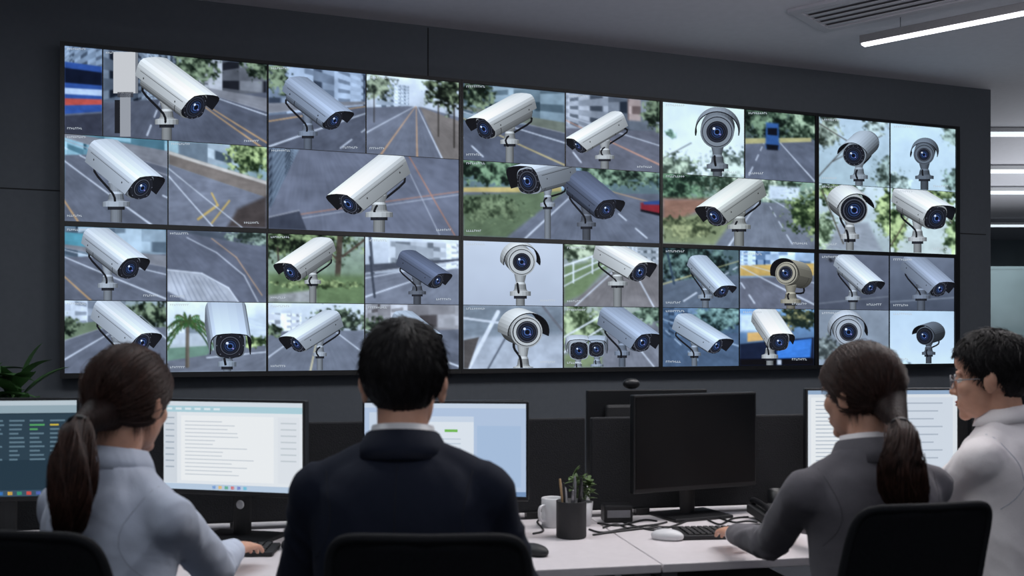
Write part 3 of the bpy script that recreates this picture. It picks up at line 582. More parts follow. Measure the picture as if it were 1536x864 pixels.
# ------------------------------------------------------------ desks
S=Vector((0.42,2.78,0)); da=math.atan2(0.196,0.98); du=Vector((math.cos(da),math.sin(da),0)); dv=Vector((-du.y,du.x,0))
DZ=0.74
def dp(u,v,z=DZ): p=S+du*u+dv*v; return Vector((p.x,p.y,z))
for row,v0 in ((0,0.0),(1,0.80)):
    for i,ub in enumerate((-2.8,-1.4,0.0,1.4)):
        e=emp('office_desk',dp(ub+0.7,v0+0.375,0),'white laminate office desk with grey metal frame','desk',da,'office desks')
        box('desktop',(0,0,DZ-0.0125),(1.396,0.746,0.025),M_desk,e,0.003)
        for sx in (-0.66,0.66):
            g=join([boxg((sx,sy,0.355),(0.05,0.05,0.70),0.004) for sy in (-0.3,0.3)]+[boxg((sx,0,0.70),(0.05,0.6,0.03),0.003),boxg((sx,0,0.02),(0.055,0.7,0.03),0.004)])
            mk('leg_frame',*g,M_deskedge,e)
        box('crossbar',(0,0.28,0.69),(1.27,0.03,0.05),M_deskedge,e,0.003)
for i,ub in enumerate((-2.8,-1.4,0.0,1.4)):
    e=emp('desk_divider',dp(ub+0.7,0.773,DZ),'black fabric desk divider panel between facing desks','divider',da,'desk dividers')
    box('divider_panel',(0,0,0.185),(1.38,0.022,0.33),M_part,e,0.006)
    for sx in (-0.5,0.5): box('clamp',(sx,0,0.012),(0.05,0.04,0.024),M_black,e,0.002)
for ub in (0.28,):
    e=emp('drawer_pedestal',dp(ub,0.33,0),'grey metal drawer pedestal under the desk','drawer unit',da)
    box('body',(0,0,0.33),(0.42,0.55,0.60),M_deskedge,e,0.005)
    for z in (0.52,0.34,0.15):
        d=box('drawer',(0,-0.284,z),(0.40,0.016,0.165 if z>.2 else 0.2),M_grey,e,0.004)
        box('handle',(0,-0.298,z+0.05),(0.12,0.012,0.012),M_metal,d,0.003)
    for sx in (-.16,.16):
        for sy in (-.22,.22): mk('caster',*ell((sx,sy,0.015),(0.012,0.012,0.015),10,8),M_black,e,True)

# ------------------------------------------------------------ monitors
def uimesh(parent,w,h,rects,y=-0.0135):
    V=[];c=[];Fc=[]
    for k,(a,b,cc,d,colr) in enumerate(rects):
        o=len(V); x0=-w/2+a*w;x1=-w/2+cc*w;z1=h-b*h;z0=h-d*h; yy=y-0.00012*min(k,12)
        V+=[(x0,yy,z0),(x1,yy,z0),(x1,yy,z1),(x0,yy,z1)]; c+=[tuple(s2l(colr))]*4; Fc.append([o,o+1,o+2,o+3])
    return V,c,Fc
def monitor(loc,yaw,w,h,zb,rects,label,back=False,logo=False):
    e=emp('computer_monitor',loc,label,'monitor',yaw,'desk monitors')
    z0=zb-loc[2]
    box('housing',(0,0.004,z0+h/2),(w,0.028,h),M_black,e,0.004)
    box('rear_shell',(0,0.03,z0+h*0.5),(w*0.72,0.03,h*0.66),M_black2,e,0.010)
    bw=0.008
    if rects:
        V,c,Fc=uimesh(e,w-2*bw,h-2*bw-0.008,rects); V=[(x,y,z+z0+bw+0.008) for x,y,z in V]
        me=bpy.data.meshes.new('screen'); me.from_pydata(V,[],Fc); ca=me.color_attributes.new('Col','FLOAT_COLOR','POINT')
        arr=np.ones((len(V),4),dtype=np.float32); arr[:,:3]=np.array(c); ca.data.foreach_set('color',arr.ravel())
        me.materials.append(M_ui); o=link(bpy.data.objects.new('screen',me),e); o['label']='lit screen with application window'
    else:
        box('screen',(0,-0.0105,z0+h/2+0.004),(w-2*bw,0.002,h-2*bw-0.008),M_glass,e)
    v,f=sweep([(0,0.05,0.01),(0,0.055,z0+h*0.35)],[(0.032,0.010)]*2,12,k=1,up=(0,1,0),capr=False); mk('stand_neck',v,f,M_black,e)
    box('stand_base',(0,0.03,0.006),(0.24,0.18,0.012),M_black,e,0.005)
    if logo:
        mk('stand_emblem',*ell((0,0.038,z0-0.035),(0.014,0.004,0.014),16,10),M_white,e,True)
    return e
def doc(bg=(232,238,244),bar=(176,212,224)):
    Rr=[(0,0,1,1,bg),(0,0,1,.05,(216,226,235)),(0,.05,1,.12,bar),(0,.12,.10,.93,(214,222,231)),(.13,.16,.80,.90,(242,246,249)),(.83,.16,.98,.90,(228,234,241))]
    for i in range(9): Rr.append((.015,.18+i*.07,.08,.195+i*.07,(170,183,196)))
    rr=random.Random(3)
    for i in range(15):
        Rr.append((.16,.22+i*.043,.16+.2+.30*rr.random(),.230+i*.043,(200,208,217)))
    for i in range(7): Rr.append((.85,.22+i*.07,.96,.235+i*.07,(200,209,216)))
    for i in range(6): Rr.append((.02+.07*i,.07,.065+.07*i,.095,(225,238,245)))
    Rr.append((0,.935,1,1,(188,208,230)))
    for i,cc in enumerate([(60,130,210),(240,190,60),(60,170,120),(220,80,70),(90,110,200),(60,190,220)]): Rr.append((.36+.045*i,.95,.385+.045*i,.985,cc))
    return Rr
def darkui():
    Rr=[(0,0,1,1,(38,58,72)),(0,0,1,.05,(190,205,215)),(0,.05,1,.13,(150,172,184)),(0,.13,.14,.93,(28,42,56)),(.5,.14,1,.62,(46,66,80))]
    rr=random.Random(5)
    for i in range(10):
        y=.2+i*.045
        for j in range(6):
            cc=(96,122,138)
            if j==4 and i in (1,2): cc=(84,160,100)
            if j==5 and i in (1,): cc=(200,180,70)
            Rr.append((.18+j*.13,y,.18+j*.13+.05+.05*rr.random(),y+.018,cc))
    Rr.append((0,.935,1,1,(60,84,104)))
    for i,cc in enumerate([(60,130,210),(240,190,60),(60,170,120),(220,80,70),(90,110,200),(60,190,220)]): Rr.append((.5+.06*i,.95,.53+.06*i,.985,cc))
    return Rr
def blueui():
    Rr=[(0,0,1,1,(182,202,230)),(0,0,1,.05,(204,218,236)),(.03,.1,.40,.86,(204,218,236)),(.36,.14,.68,.80,(226,235,245)),(.36,.14,.68,.20,(206,220,238)),(.70,.24,.97,.9,(172,196,227)),(.50,.28,.58,.31,(120,190,90))]
    for i in range(8): Rr.append((.40,.38+i*.05,.60,.39+i*.05,(190,204,220)))
    Rr.append((0,.95,1,1,(120,150,190))); return Rr
def docui2():
    Rr=[(0,0,1,1,(226,233,240)),(0,0,1,.045,(150,175,205)),(.02,.08,.5,.92,(238,243,247)),(.54,.08,.97,.92,(214,224,236))]
    for i in range(16): Rr.append((.05,.12+i*.045,.2+.02*(i%5)+.1,.13+i*.045,(175,187,202)))
    for i in range(8): Rr.append((.58,.14+i*.09,.9-.03*(i%3),.155+i*.09,(175,187,202)))
    Rr.append((0,.95,1,1,(110,140,180))); return Rr
def mon(px,d,ytop,ybot,wpx,yaw,rects,label,**kw):
    X=(px-HX)*d/F; w=abs(wpx*d/F/math.cos(yaw)); zt=CAMZ-(ytop-HY)*d/F; zb=CAMZ-(ybot-HY)*d/F
    return monitor(Vector((X,d,DZ)),yaw,w,zt-zb,zb,rects,label,**kw)
mon(0,3.02,597,752,228,math.radians(8),darkui(),'monitor showing a dark data table application')
mon(351,3.10,599,743,230,math.radians(-14),doc(),'monitor showing a bright document application',logo=True)
mon(668,3.16,601,750,250,math.radians(-5),blueui(),'monitor showing a pale blue desktop with windows')
mon(1043,3.50,590,734,200,math.radians(24),None,'switched-off black monitor on the white desk')
mon(1322,3.58,582,722,234,math.radians(3),docui2(),'monitor showing a bright document with text columns')
mon(1552,3.72,590,735,215,math.radians(12),None,'switched-off black monitor at the desk end')
mon(970,4.0,584,712,184,math.radians(11)+math.pi,None,'black monitor seen from behind on the facing desk')
mon(700,3.95,600,720,170,math.radians(9)+math.pi,None,'black monitor seen from behind on the facing desk')
# ------------------------------------------------------------ desk items
def keyboard(loc,yaw,w=0.42,label='black low-profile computer keyboard on the desk'):
    e=emp('keyboard',loc,label,'keyboard',yaw,'keyboards')
    box('keyboard_base',(0,0,0.008),(w,0.135,0.014),M_black2,e,0.004)
    g=[]
    for r in range(5):
        n=15
        for k in range(n): g.append(boxg((-w/2+0.02+(w-0.04)*(k+.5)/n,-0.05+r*0.025,0.018),((w-0.04)/n-0.004,0.019,0.006),0.0015,1))
    mk('keys',*join(g),M_black,e)
def mouse(loc,yaw,m,label):
    e=emp('computer_mouse',loc,label,'mouse',yaw,'computer mice')
    v,f=ell((0,0,0.012),(0.03,0.052,0.022),24,14); v=[Vector((p.x,p.y,max(p.z,0.001))) for p in v]; mk('mouse_body',v,f,m,e,True)
    mk('scroll_wheel',*ell((0,0.025,0.031),(0.004,0.009,0.006),10,8),M_grey,e,True)
keyboard(Vector((D(1092,0,3.2).x,3.19,DZ)),da-0.1,0.34)
keyboard(Vector((D(318,0,2.90).x,2.93,DZ)),0.05,0.36)
keyboard(Vector((-0.26,2.84,DZ)),0.05,0.36)
keyboard(Vector((1.34,3.32,DZ)),da+0.1,0.30)
mouse(Vector((D(1001,0,3.12).x,3.12,DZ)),1.2,M_white,'light grey computer mouse on the white desk')
mouse(Vector((D(440,0,3.0).x,3.0,DZ)),-0.3,M_black2,'black computer mouse beside the keyboard')
mouse(Vector((D(800,0,2.9).x,2.90,DZ)),0.9,M_black2,'black computer mouse on the white desk')
def leaf(base,dirv,L,w,droop=0.3,n=6):
    V=[];Fc=[];d=Vector(dirv).normalized(); s=d.cross(Vector((0,0,1))); s=s.normalized() if s.length>.01 else Vector((1,0,0)); nn=s.cross(d)
    for i in range(n+1):
        t=i/n; c=Vector(base)+d*L*t-Vector((0,0,droop*L*t*t)); ww=w*math.sin(math.pi*min(1,t*0.93+0.07))**0.8
        V+=[c-s*ww+nn*ww*.3,c,c+s*ww+nn*ww*.3]
    for i in range(n):
        a=i*3; Fc+=[[a,a+1,a+4,a+3],[a+1,a+2,a+5,a+4]]
    return V,Fc
e=emp('pen_holder',Vector((D(857,0,3.16).x,3.16,DZ)),'black cylindrical pen holder filled with pens','pen holder')
mk('cup',*lathe([(0.044,0),(0.048,0.004),(0.048,0.114),(0.0485,0.116),(0.045,0.116),(0.044,0.008),(0.0,0.008)],28),M_black2,e,True)
pc=[M_black,M_grey,M_white,mat('pencil_wood',(190,160,120),0.5,nscale=30,cvar=.1),M_black2,M_metal]
for i in range(7):
    a=i*0.9; b=Vector((0.02*math.cos(a),0.02*math.sin(a),0.012)); t=Vector((0.036*math.cos(a+.3),0.036*math.sin(a+.3),0.16+0.02*math.sin(i*2.3)+.01))
    pe=emp('pen',Vector(e.location)+b,'slim pen standing in the pen holder','pen',0,'pens in the holder')
    v,f=sweep([(0,0,0),tuple((t-b)*0.85),tuple(t-b)],[0.004,0.004,0.0035],8,k=1); mk('pen_barrel',v,f,pc[i%6],pe,True)
    v,f=sweep([tuple((t-b)*0.7+Vector((0.004,0,0))),tuple((t-b)*0.93+Vector((0.0045,0,0)))],[0.0012,0.0012],6,k=1); mk('pen_clip',v,f,M_metal,pe,True)
px_=D(872,0,3.36)
e=emp('potted_plant',Vector((px_.x,3.36,DZ)),'small green leafy plant in a light pot on the desk','plant')
mk('pot',*lathe([(0.028,0),(0.032,0.003),(0.04,0.08),(0.037,0.08),(0.036,0.07),(0,0.07)],24),M_white,e,True)
g=[]; rr=random.Random(4)
for i in range(8):
    a=i*.8; top=Vector((0.026*math.cos(a),0.026*math.sin(a),0.135+0.045*rr.random())); g.append(sweep([(0.01*math.cos(a),0.01*math.sin(a),0.06),tuple(top)],[.002,.0015],6,k=1))
    for j in range(9):
        b=rr.random()*6.28; el=-.2+1.3*rr.random(); q=top-Vector((0,0,.06*rr.random())); g.append(leaf(q,(math.cos(b)*math.cos(el),math.sin(b)*math.cos(el),math.sin(el)),0.026+.018*rr.random(),0.009,0.15,4))
mk('foliage',*join(g),M_leaf,e,True)
e=emp('mug',Vector((D(829,0,3.34).x,3.34,DZ)),'white cylindrical mug standing on the desk','mug',-2.4)
mk('mug_body',*lathe([(0.034,0),(0.037,0.003),(0.038,0.095),(0.036,0.097),(0.034,0.094),(0.033,0.008),(0,0.008)],28),M_white,e,True)
mk('handle',*sweep([(0.036,0,0.075),(0.058,0,0.07),(0.062,0,0.048),(0.055,0,0.028),(0.036,0,0.024)],[0.005]*5,8,up=(0,1,0)),M_white,e,True)
e=emp('docking_station',Vector((D(925,0,3.44).x,3.44,DZ)),'small black docking box with cables on the desk','docking station',0.1)
box('dock_body',(0,0,0.03),(0.10,0.07,0.06),M_black,e,0.006); box('port_panel',(0,-0.036,0.03),(0.08,0.003,0.025),M_grey,e,0.001)
e=emp('desk_phone',Vector((D(1165,0,3.45).x,3.45,DZ)),'black office telephone with handset on the desk','telephone',0.2)
v,f=boxg((0,0,0.025),(0.16,0.15,0.03),0.006,mw=Matrix.Rotation(0.12,3,'X')); v=[Vector((a.x,a.y,max(a.z,0.0))) for a in v]; mk('phone_base',v,f,M_black2,e)
v,f=sweep([(-0.055,-0.065,0.042),(-0.055,-0.03,0.054),(-0.055,0.04,0.062),(-0.055,0.07,0.058)],[0.014,0.010,0.010,0.014],10); mk('handset',v,f,M_black,e,True)
g=join([boxg((0.01+0.025*i,-0.05+0.022*j,0.037+0.0028*j),(0.017,0.013,0.006),0.001,1) for i in range(3) for j in range(4)]); mk('keypad',*g,M_grey,e)
e=emp('pen_cup',Vector((D(1163,0,3.62).x,3.60,DZ)),'small black pen cup beside the telephone','pen holder')
mk('cup',*lathe([(0.03,0),(0.033,0.004),(0.033,0.085),(0.030,0.085),(0.029,0.008),(0.0,0.008)],24),M_black,e,True)
e=emp('paper_stack',dp(-.10,1.0,DZ),'stack of white paper on the facing desk','paper',da)
for k in range(3): box('sheet_bundle',(0.004*(k%2),0.003*k,0.012+0.022*k),(0.30,0.21,0.02),M_white,e,0.002)
cabs=[[(884,3.27),(905,3.22),(945,3.3),(985,3.36),(1000,3.40)],[(800,3.20),(815,3.25),(806,3.40),(812,3.46)],[(897,3.38),(930,3.34),(965,3.44),(985,3.42)],[(1075,3.5),(1100,3.40),(1120,3.42),(1135,3.40)],[(470,3.0),(500,3.1),(530,3.05),(560,3.12)],[(890,3.18),(930,3.24),(990,3.31),(1030,3.30)],[(1105,3.32),(1130,3.36),(1165,3.34)],[(410,3.1),(440,3.2),(470,3.12)],[(935,3.40),(960,3.30),(985,3.26),(1010,3.33),(1030,3.42)],[(905,3.30),(925,3.36),(948,3.27),(970,3.34),(1000,3.30)],[(1062,3.44),(1080,3.36),(1100,3.47),(1122,3.50)]]
for k,(pts) in enumerate(cabs):
    P=[Vector((D(a,0,d).x,d,DZ+0.0035)) for i,(a,d) in enumerate(pts)]; o=Vector(P[0])
    v,f=sweep([Vector(q)-o for q in P],[0.0034]*len(P),6,k=6)
    ob=mk('cable',v,f,M_black,None,True); ob.location=o; ob['label']='thin black cable lying across the white desk'; ob['category']='cable'; ob['group']='desk cables'
e=emp('webcam',Vector((D(947,0,4.0).x,4.0,CAMZ-(584-HY)*4.0/F+0.001)),'black webcam perched on a monitor top','webcam')
mk('webcam_body',*ell((0,0,0.022),(0.035,0.022,0.022),16,12),M_black,e,True); mk('lens',*ell((0,0.02,0.022),(0.008,0.005,0.008),12,8),M_glass,e,True)

# floor plant
e=emp('potted_plant',Vector((-2.32,4.45,0)),'tall leafy green plant in a dark floor pot','plant')
mk('pot',*lathe([(0.13,0),(0.15,0.01),(0.19,0.40),(0.175,0.40),(0.17,0.36),(0,0.36)],28),M_black2,e,True)
g=[];st=[]; rr=random.Random(9)
for i in range(10):
    a=rr.random()*6.28; top=Vector((0.10*math.cos(a),0.10*math.sin(a),1.0+0.22*rr.random())); st.append(sweep([(0.03*math.cos(a),0.03*math.sin(a),0.34),tuple(top)],[0.012,0.008],8,k=1))
    for j in range(12):
        b=rr.random()*6.28; el=0.1+1.2*rr.random(); q=Vector((top.x,top.y,top.z-0.3*rr.random()))
        g.append(leaf(q,(math.cos(b)*math.cos(el),math.sin(b)*math.cos(el),math.sin(el)),0.24+.12*rr.random(),0.042,0.3,8))
mk('stems',*join(st),M_leafd,e,True); mk('foliage',*join(g),M_leafd,e,True)

# ------------------------------------------------------------ chairs
def chair(x,y,yaw,ztop,w=0.42,label='black mesh-back office swivel chair'):
    e=emp('office_chair',(x,y,0),label,'chair',yaw,'office chairs')
    v,f=boxg((0,0,0.435),(0.46,0.44,0.06),0.028,4); mk('seat',v,f,M_mesh,e,True)
    zb=0.58; hw=w/2; yb=-0.25; EX=.22
    def cur(xx,z): return yb-0.03*(1-(xx/hw)**2)+0.0-0.10*max(0.0,(z-zb)/(ztop-zb))**1.5
    def taper(zz): return 1-0.10*abs((zz-zb)/(ztop-zb)-.45)
    P=[];n=72
    for i in range(n):
        a=2*math.pi*i/n; c,s=math.cos(a),math.sin(a); xx=hw*abs(c)**EX*(1 if c>0 else -1); zz=(zb+ztop)/2+(ztop-zb)/2*abs(s)**EX*(1 if s>0 else -1); xx*=taper(zz); P.append((xx,cur(xx,zz),zz))
    Q=[]
    for i in range(n):
        a=Vector(P[i]);b=Vector(P[(i+1)%n])
        if (b-a).length<1e-5: continue
        m=max(1,int((b-a).length/0.03))
        for k in range(m): Q.append(a.lerp(b,k/m))
    v,f=sweep(Q,[0.008]*len(Q),10,closed=True,up=(0,1,0)); mk('backrest_frame',v,f,M_chair,e,True)
    V=[];Fc=[];nx,nz=16,24
    for j in range(nz+1):
        for i in range(nx+1):
            zz=zb+0.005+(ztop-zb-0.01)*j/nz; s=min(1,abs((zz-(zb+ztop)/2)/((ztop-zb)/2))); ext=hw*max(0.0,(1-s**(2/EX)))**(EX/2); ext=max(ext,hw*0.6)
            xx=(2*i/nx-1)*ext*0.99*taper(zz); V.append((xx,cur(xx,zz),zz))
    for j in range(nz):
        for i in range(nx): a=j*(nx+1)+i; Fc.append([a,a+1,a+nx+2,a+nx+1])
    o=mk('backrest_mesh',V,Fc,M_mesh,e,True); sm=o.modifiers.new('s','SOLIDIFY'); sm.thickness=0.005; sm.offset=0
    v,f=sweep([(0,-0.05,0.39),(0,-0.26,0.40),(0,-0.33,0.55),(0,-0.345,0.78)],[(0.03,0.014)]*4,10,k=4); mk('back_support',v,f,M_chair,e,True)
    for s in (-1,1):
        v,f=sweep([(s*0.2,0,0.405),(s*0.275,-0.02,0.42),(s*0.285,-0.03,0.60)],[0.014,0.014,0.016],8,k=4); v2,f2=boxg((s*0.285,0.0,0.615),(0.07,0.24,0.028),0.012,3)
        mk('armrest',*join([(v,f),(v2,f2)]),M_chair,e,True)
    mk('gas_column',*lathe([(0.028,0.10),(0.028,0.26),(0.018,0.27),(0.018,0.41)],16),M_metal,e,True)
    g=[lathe([(0.04,0.075),(0.045,0.09),(0.04,0.14)],16)]
    for k in range(5):
        a=k*2*math.pi/5+.3; g.append(sweep([(0.02*math.cos(a),0.02*math.sin(a),0.115),(0.28*math.cos(a),0.28*math.sin(a),0.08)],[(0.024,0.018),(0.016,0.012)],8,k=1))
        v,f=lathe([(0.0,-0.012),(0.028,-0.012),(0.03,0),(0.028,0.012),(0,0.012)],16); Mx=Matrix.Translation((0.28*math.cos(a),0.28*math.sin(a),0.031))@Matrix.Rotation(a,4,'Z')@Matrix.Rotation(math.pi/2,4,'X'); mk('caster',*xf((v,f),Mx),M_black,e,True)
    mk('star_base',*join(g),M_black,e,True)
    return e

# ------------------------------------------------------------ people
def strand(P,r,V,Fc):
    o=len(V); n=len(P)
    for i,p in enumerate(P):
        t=(P[min(i+1,n-1)]-P[max(i-1,0)]).normalized(); a=t.cross(Vector((0.3,0.2,1))); 
        a=a.normalized() if a.length>1e-4 else Vector((1,0,0)); b=t.cross(a); rr=r*(1-0.85*(i/(n-1))**2)*(0.6 if i==0 else 1)
        for k in range(3):
            th=k*2.0944; V.append(p+a*rr*math.cos(th)+b*rr*math.sin(th))
    for i in range(n-1):
        for k in range(3): Fc.append([o+i*3+k,o+i*3+(k+1)%3,o+i*3+3+(k+1)%3,o+i*3+3+k])
def person(label,bx,by,yaw,T,hyaw,hpitch,arms,cloth,clothname,hairm,gender,seed,sw=0.19,pony=None,glasses=False,lean=0.06,seatz=0.49,hoff=(0,0),wrinkle=0.006,shirtcollar=None,hairs=None,curly=0.0,hscale=None,seamm=None,collz=0.0,pfat=1.0):
    rr=random.Random(seed); e=emp('person',(bx,by,0),label,'person',0,None)
    org=Vector((bx,by,0)); 
    r_=Vector((math.cos(yaw),math.sin(yaw),0)); f_=Vector((-math.sin(yaw),math.cos(yaw),0))
    def P(lx,ly,lz): return r_*lx+f_*ly+Vector((0,0,lz))
    zs=T-0.335+collz; zn=T-0.225+collz      # shoulder joint, neck base
    def sy(z): t=(z-seatz)/(zs-seatz); return lean*t
    s=1.0 if gender=='m' else 0.9
    def torso(k,zlo,cutneck=False):
        lv=[(zlo,.175,.125),(0.60,.168,.12),(0.72,.148,.11),(0.85,.155,.115),(0.96,.168,.118),(zs-0.02,sw*0.93,.112),(zs+0.035,sw*0.80,.095),(zs+0.065,sw*0.54,.076),(zn-0.02,.072/s,.064/s),(zn+0.02,.053/s,.053/s)]
        if cutneck: lv=lv[:-1]+[(zn-.004,.062/s,.058/s)]
        V=[];Fc=[];n=32
        PP=[Vector((a,b,z)) for z,a,b in lv]; RR=[0]*len(PP); PP,_=smoothpts(PP,RR,4)
        for q in PP:
            a,b,z=q
            for j in range(n):
                th=2*math.pi*j/n; c,si=math.cos(th),math.sin(th); ee=0.85
                V.append(P((a+k)*s*abs(c)**ee*(1 if c>0 else -1),sy(z)+(b+k)*s*abs(si)**ee*(1 if si>0 else -1),z))
        m=len(PP)
        for i in range(m-1):
            for j in range(n): Fc.append([i*n+j,i*n+(j+1)%n,(i+1)*n+(j+1)%n,(i+1)*n+j])
        Fc.append(list(range(n))[::-1]); Fc.append([(m-1)*n+j for j in range(n)])
        return V,Fc
    hs=hscale or (1.0 if gender=='m' else 0.93)
    hc=P(hoff[0],sy(zn)+0.035+hoff[1],T-0.128*hs)
    MH=Matrix.Translation(hc)@Matrix.Rotation(yaw+hyaw,4,'Z')@Matrix.Rotation(hpitch,4,'X')@Matrix.Scale(hs,4)
    sk=[ell((0,-.008,.03),(.074,.092,.088),28,20),ell((0,.026,-.03),(.060,.061,.082),24,16),ell((0,.033,-.075),(.043,.046,.035)),ell((0,.069,-.098),(.021,.017,.017)),
        sweep([(0,.080,.014),(0,.091,-.012),(0,.100,-.033)],[.006,.008,.010],10),ell((0.009,.088,-.037),(.008,.011,.007)),ell((-0.009,.088,-.037),(.008,.011,.007)),
        ell((.028,.072,.021),(.024,.012,.009)),ell((-.028,.072,.021),(.024,.012,.009)),ell((.036,.053,-.025),(.024,.028,.028)),ell((-.036,.053,-.025),(.024,.028,.028)),ell((0,.073,-.068),(.028,.018,.020)),ell((0,.06,.05),(.05,.03,.035))]
    for sx in (-1,1):
        Rr=Matrix.Rotation(sx*-0.35,3,'Z'); sk.append(ell((sx*.079,-.012,-.008),(.007,.019,.031),16,12,mw=Rr)); sk.append(ell((sx*.085,-.020,.004),(.006,.012,.020),12,10,mw=Rr))
    sk=[xf(g,MH) for g in sk]
    nb=P(0,sy(zn),zn-0.03); nt=MH@Vector((0,-.022,-.045))
    sk.append(sweep([nb,(nb+nt)/2,nt],[.055*s,.050*s,.051*s],20))
    sk.append(torso(-0.02,seatz))
    cl=[torso(0.004,seatz-0.01,True)]
    cuffs=[]; elb=[]
    for side,(el_,wr,fd) in arms.items():
        sx=1 if side=='R' else -1
        sh=P(sx*(sw-0.015)*s,sy(zs),zs); el_=Vector(el_)-org; wr=Vector(wr)-org; fd=Vector(fd).normalized(); elb.append(el_)
        cl.append(sweep([P(sx*0.06*s,sy(zs+.05),zs+0.052),sh+Vector((0,0,-0.004))],[.050*s,.056*s],16,k=1))
        cl.append(sweep([sh,sh.lerp(el_,.35),el_,el_.lerp(wr,.5),el_.lerp(wr,.90)],[.058*s,.054*s,.049*s,.044*s,.037*s],18,k=5))
        sk.append(sweep([sh,sh.lerp(el_,.4),el_,el_.lerp(wr,.35),wr],[.045*s,.042*s,.036*s,.036*s,.024*s],14,k=4))
        up=Vector((0,0,1)); d=fd; sd=d.cross(up).normalized(); u2=sd.cross(d).normalized(); q=0.97*s+0.03
        sk.append(sweep([wr-d*.02,wr+d*.02*q,wr+d*.055*q,wr+d*.088*q-u2*.003],[(.026*q,.019*q),(.031*q,.018*q),(.040*q,.017*q),(.038*q,.013*q)],16,up=u2,k=3))
        for k,(off,L0) in enumerate(((-.030,.068),(-.010,.076),(.010,.072),(.029,.056))):
            b=wr+d*.080*q+sd*(off*sx)*q-u2*.002; L0*=q; pts=[b]; ang=[.12+.04*k,.50,.85]; dd=(d+sd*(off*sx)*3.0).normalized(); c=b
            for a_,fr_ in zip(ang,(.46,.30,.24)):
                c=c+(dd*math.cos(a_)-u2*math.sin(a_))*L0*fr_; pts.append(c)
            sk.append(sweep(pts,[.0092*q,.0085*q,.0078*q,.0065*q],10,k=3))
        tb=wr+d*.022*q-sd*(.024*sx)*q-u2*.004; t1=tb+(d*.6-sd*.75*sx).normalized()*.036*q-u2*.006; t2=t1+(d*.9-sd*.35*sx).normalized()*.030*q-u2*.006
        sk.append(sweep([tb,t1,t2],[.0125*q,.0105*q,.008*q],10,k=3))
        cuffs.append(sweep([el_.lerp(wr,.87),el_.lerp(wr,.95)],[.033*s,.032*s],18,k=1))
    tr=[]; 
    for sx in (-1,1):
        hp=P(sx*.085,0.0,seatz+.06); kn=P(sx*.115,.40,seatz+.03); an=P(sx*.12,.36,.10)
        tr.append(sweep([hp,hp.lerp(kn,.5),kn,kn.lerp(an,.5),an],[.088*s,.078*s,.06*s,.054*s,.05*s],16,k=4))
        sk.append(sweep([hp,hp.lerp(kn,.5),kn,kn.lerp(an,.5),an,an+Vector((0,0,-.04)),an+f_*.12+Vector((0,0,-.065))],[.07*s,.06*s,.045*s,.042*s,.034*s,.03,.024],12,k=3))
        v,f=sweep([an+Vector((0,0,-.045))-f_*.05,an+f_*.05+Vector((0,0,-.05)),an+f_*.15+Vector((0,0,-.063)),an+f_*.2+Vector((0,0,-.07))],[(.04,.042),(.044,.042),(.045,.030),(.03,.02)],14,k=4)
        v=[Vector((q.x,q.y,max(q.z,0.003))) for q in v]; mk('shoe',v,f,M_shoe,e,True)
    tr.append(ell(P(0,0.0,seatz+.06),(.17*s,.13*s,.10),mw=Matrix.Rotation(yaw,3,'Z')))
    me=remesh(sk,0.0042,3); me.materials.clear(); me.materials.append(M_skin); link(bpy.data.objects.new('body',me),e)
    me=remesh(tr,0.011,6); me.materials.clear(); me.materials.append(M_trous); link(bpy.data.objects.new('trousers',me),e)
    me=remesh(cl,0.006,24); me.materials.clear(); me.materials.append(cloth)
    if wrinkle:
        nor=[v.normal.copy() for v in me.vertices]
        for i,v in enumerate(me.vertices):
            q=v.co; lx=q.dot(r_); side=min(1,abs(lx)/0.2)
            near=max(math.exp(-((q-c).length/.12)**2) for c in elb)
            w1=noise.noise(Vector((q.x*5+seed,q.y*5,q.z*5)))*.8
            a=noise.noise(Vector((lx*4+seed+w1,q.y*4,q.z*8-abs(lx)*13+w1)))
            b=noise.noise(Vector((lx*11+seed,q.y*11+w1*2,q.z*17-abs(lx)*22+w1*3)))
            ra=(1-min(1,abs(a)*2.4))**1.3; rb=(1-min(1,abs(b)*2.3))**1.3
            v.co+=nor[i]*(wrinkle*(ra*0.9+rb*(.15+.5*near)-.4)*(0.4+0.35*side+.9*near))
        me.update()
    clo=link(bpy.data.objects.new(clothname,me),e)
    sm=clo.modifiers.new('s','SMOOTH'); sm.factor=.5; sm.iterations=2
    bvh=BVHTree.FromPolygons([v.co.copy() for v in me.vertices],[list(p.vertices) for p in me.polygons])
    def seam(points,rad=.0010):
        out=[]
        for o_,d_ in points:
            h=bvh.ray_cast(o_,d_) if d_ is not None else bvh.find_nearest(o_)
            if h[0] is not None: out.append(h[0])
        if len(out)>3: mk('seam',*sweep(out,[rad]*len(out),6,k=1),seamm or M_seamd,clo,True)
    if shirtcollar: seam([(P(0,-.6,zn-.05-.025*i),f_) for i in range(16)])
    for sx in (-1,1):
        seam([(P(sx*(sw-.036)*s+sx*-.010*math.sin(math.pi*t/14),sy(zs)-.11*s*math.sin(math.pi*t/16),zs+.07*s-.20*s*t/14),None) for t in range(15)])
    for g in cuffs:
        mk('cuff',*g,(M_white if shirtcollar else cloth),e,True)
    def collar(r0,r1,za,zb_,m,nm,fw=0.0,thick=.004,gap=0.0):
        V=[];Fc=[];n=40
        for ring,(rad,z) in enumerate(((r0,za),((r0+r1)/2+.002,(za+zb_)/2),(r1,zb_),(r1-thick,zb_),(r0-thick,za))):
            for j in range(n):
                th=gap+(2*math.pi-2*gap)*j/(n-1)+math.pi/2; c,si=math.cos(th),math.sin(th)
                V.append(P(rad*c*1.02,sy(zn)+0.004+rad*si+fw*(z-za),z-0.012*(si)*1.0))
        for k in range(4):
            for j in range(n-1): Fc.append([k*n+j,k*n+j+1,(k+1)*n+j+1,(k+1)*n+j])
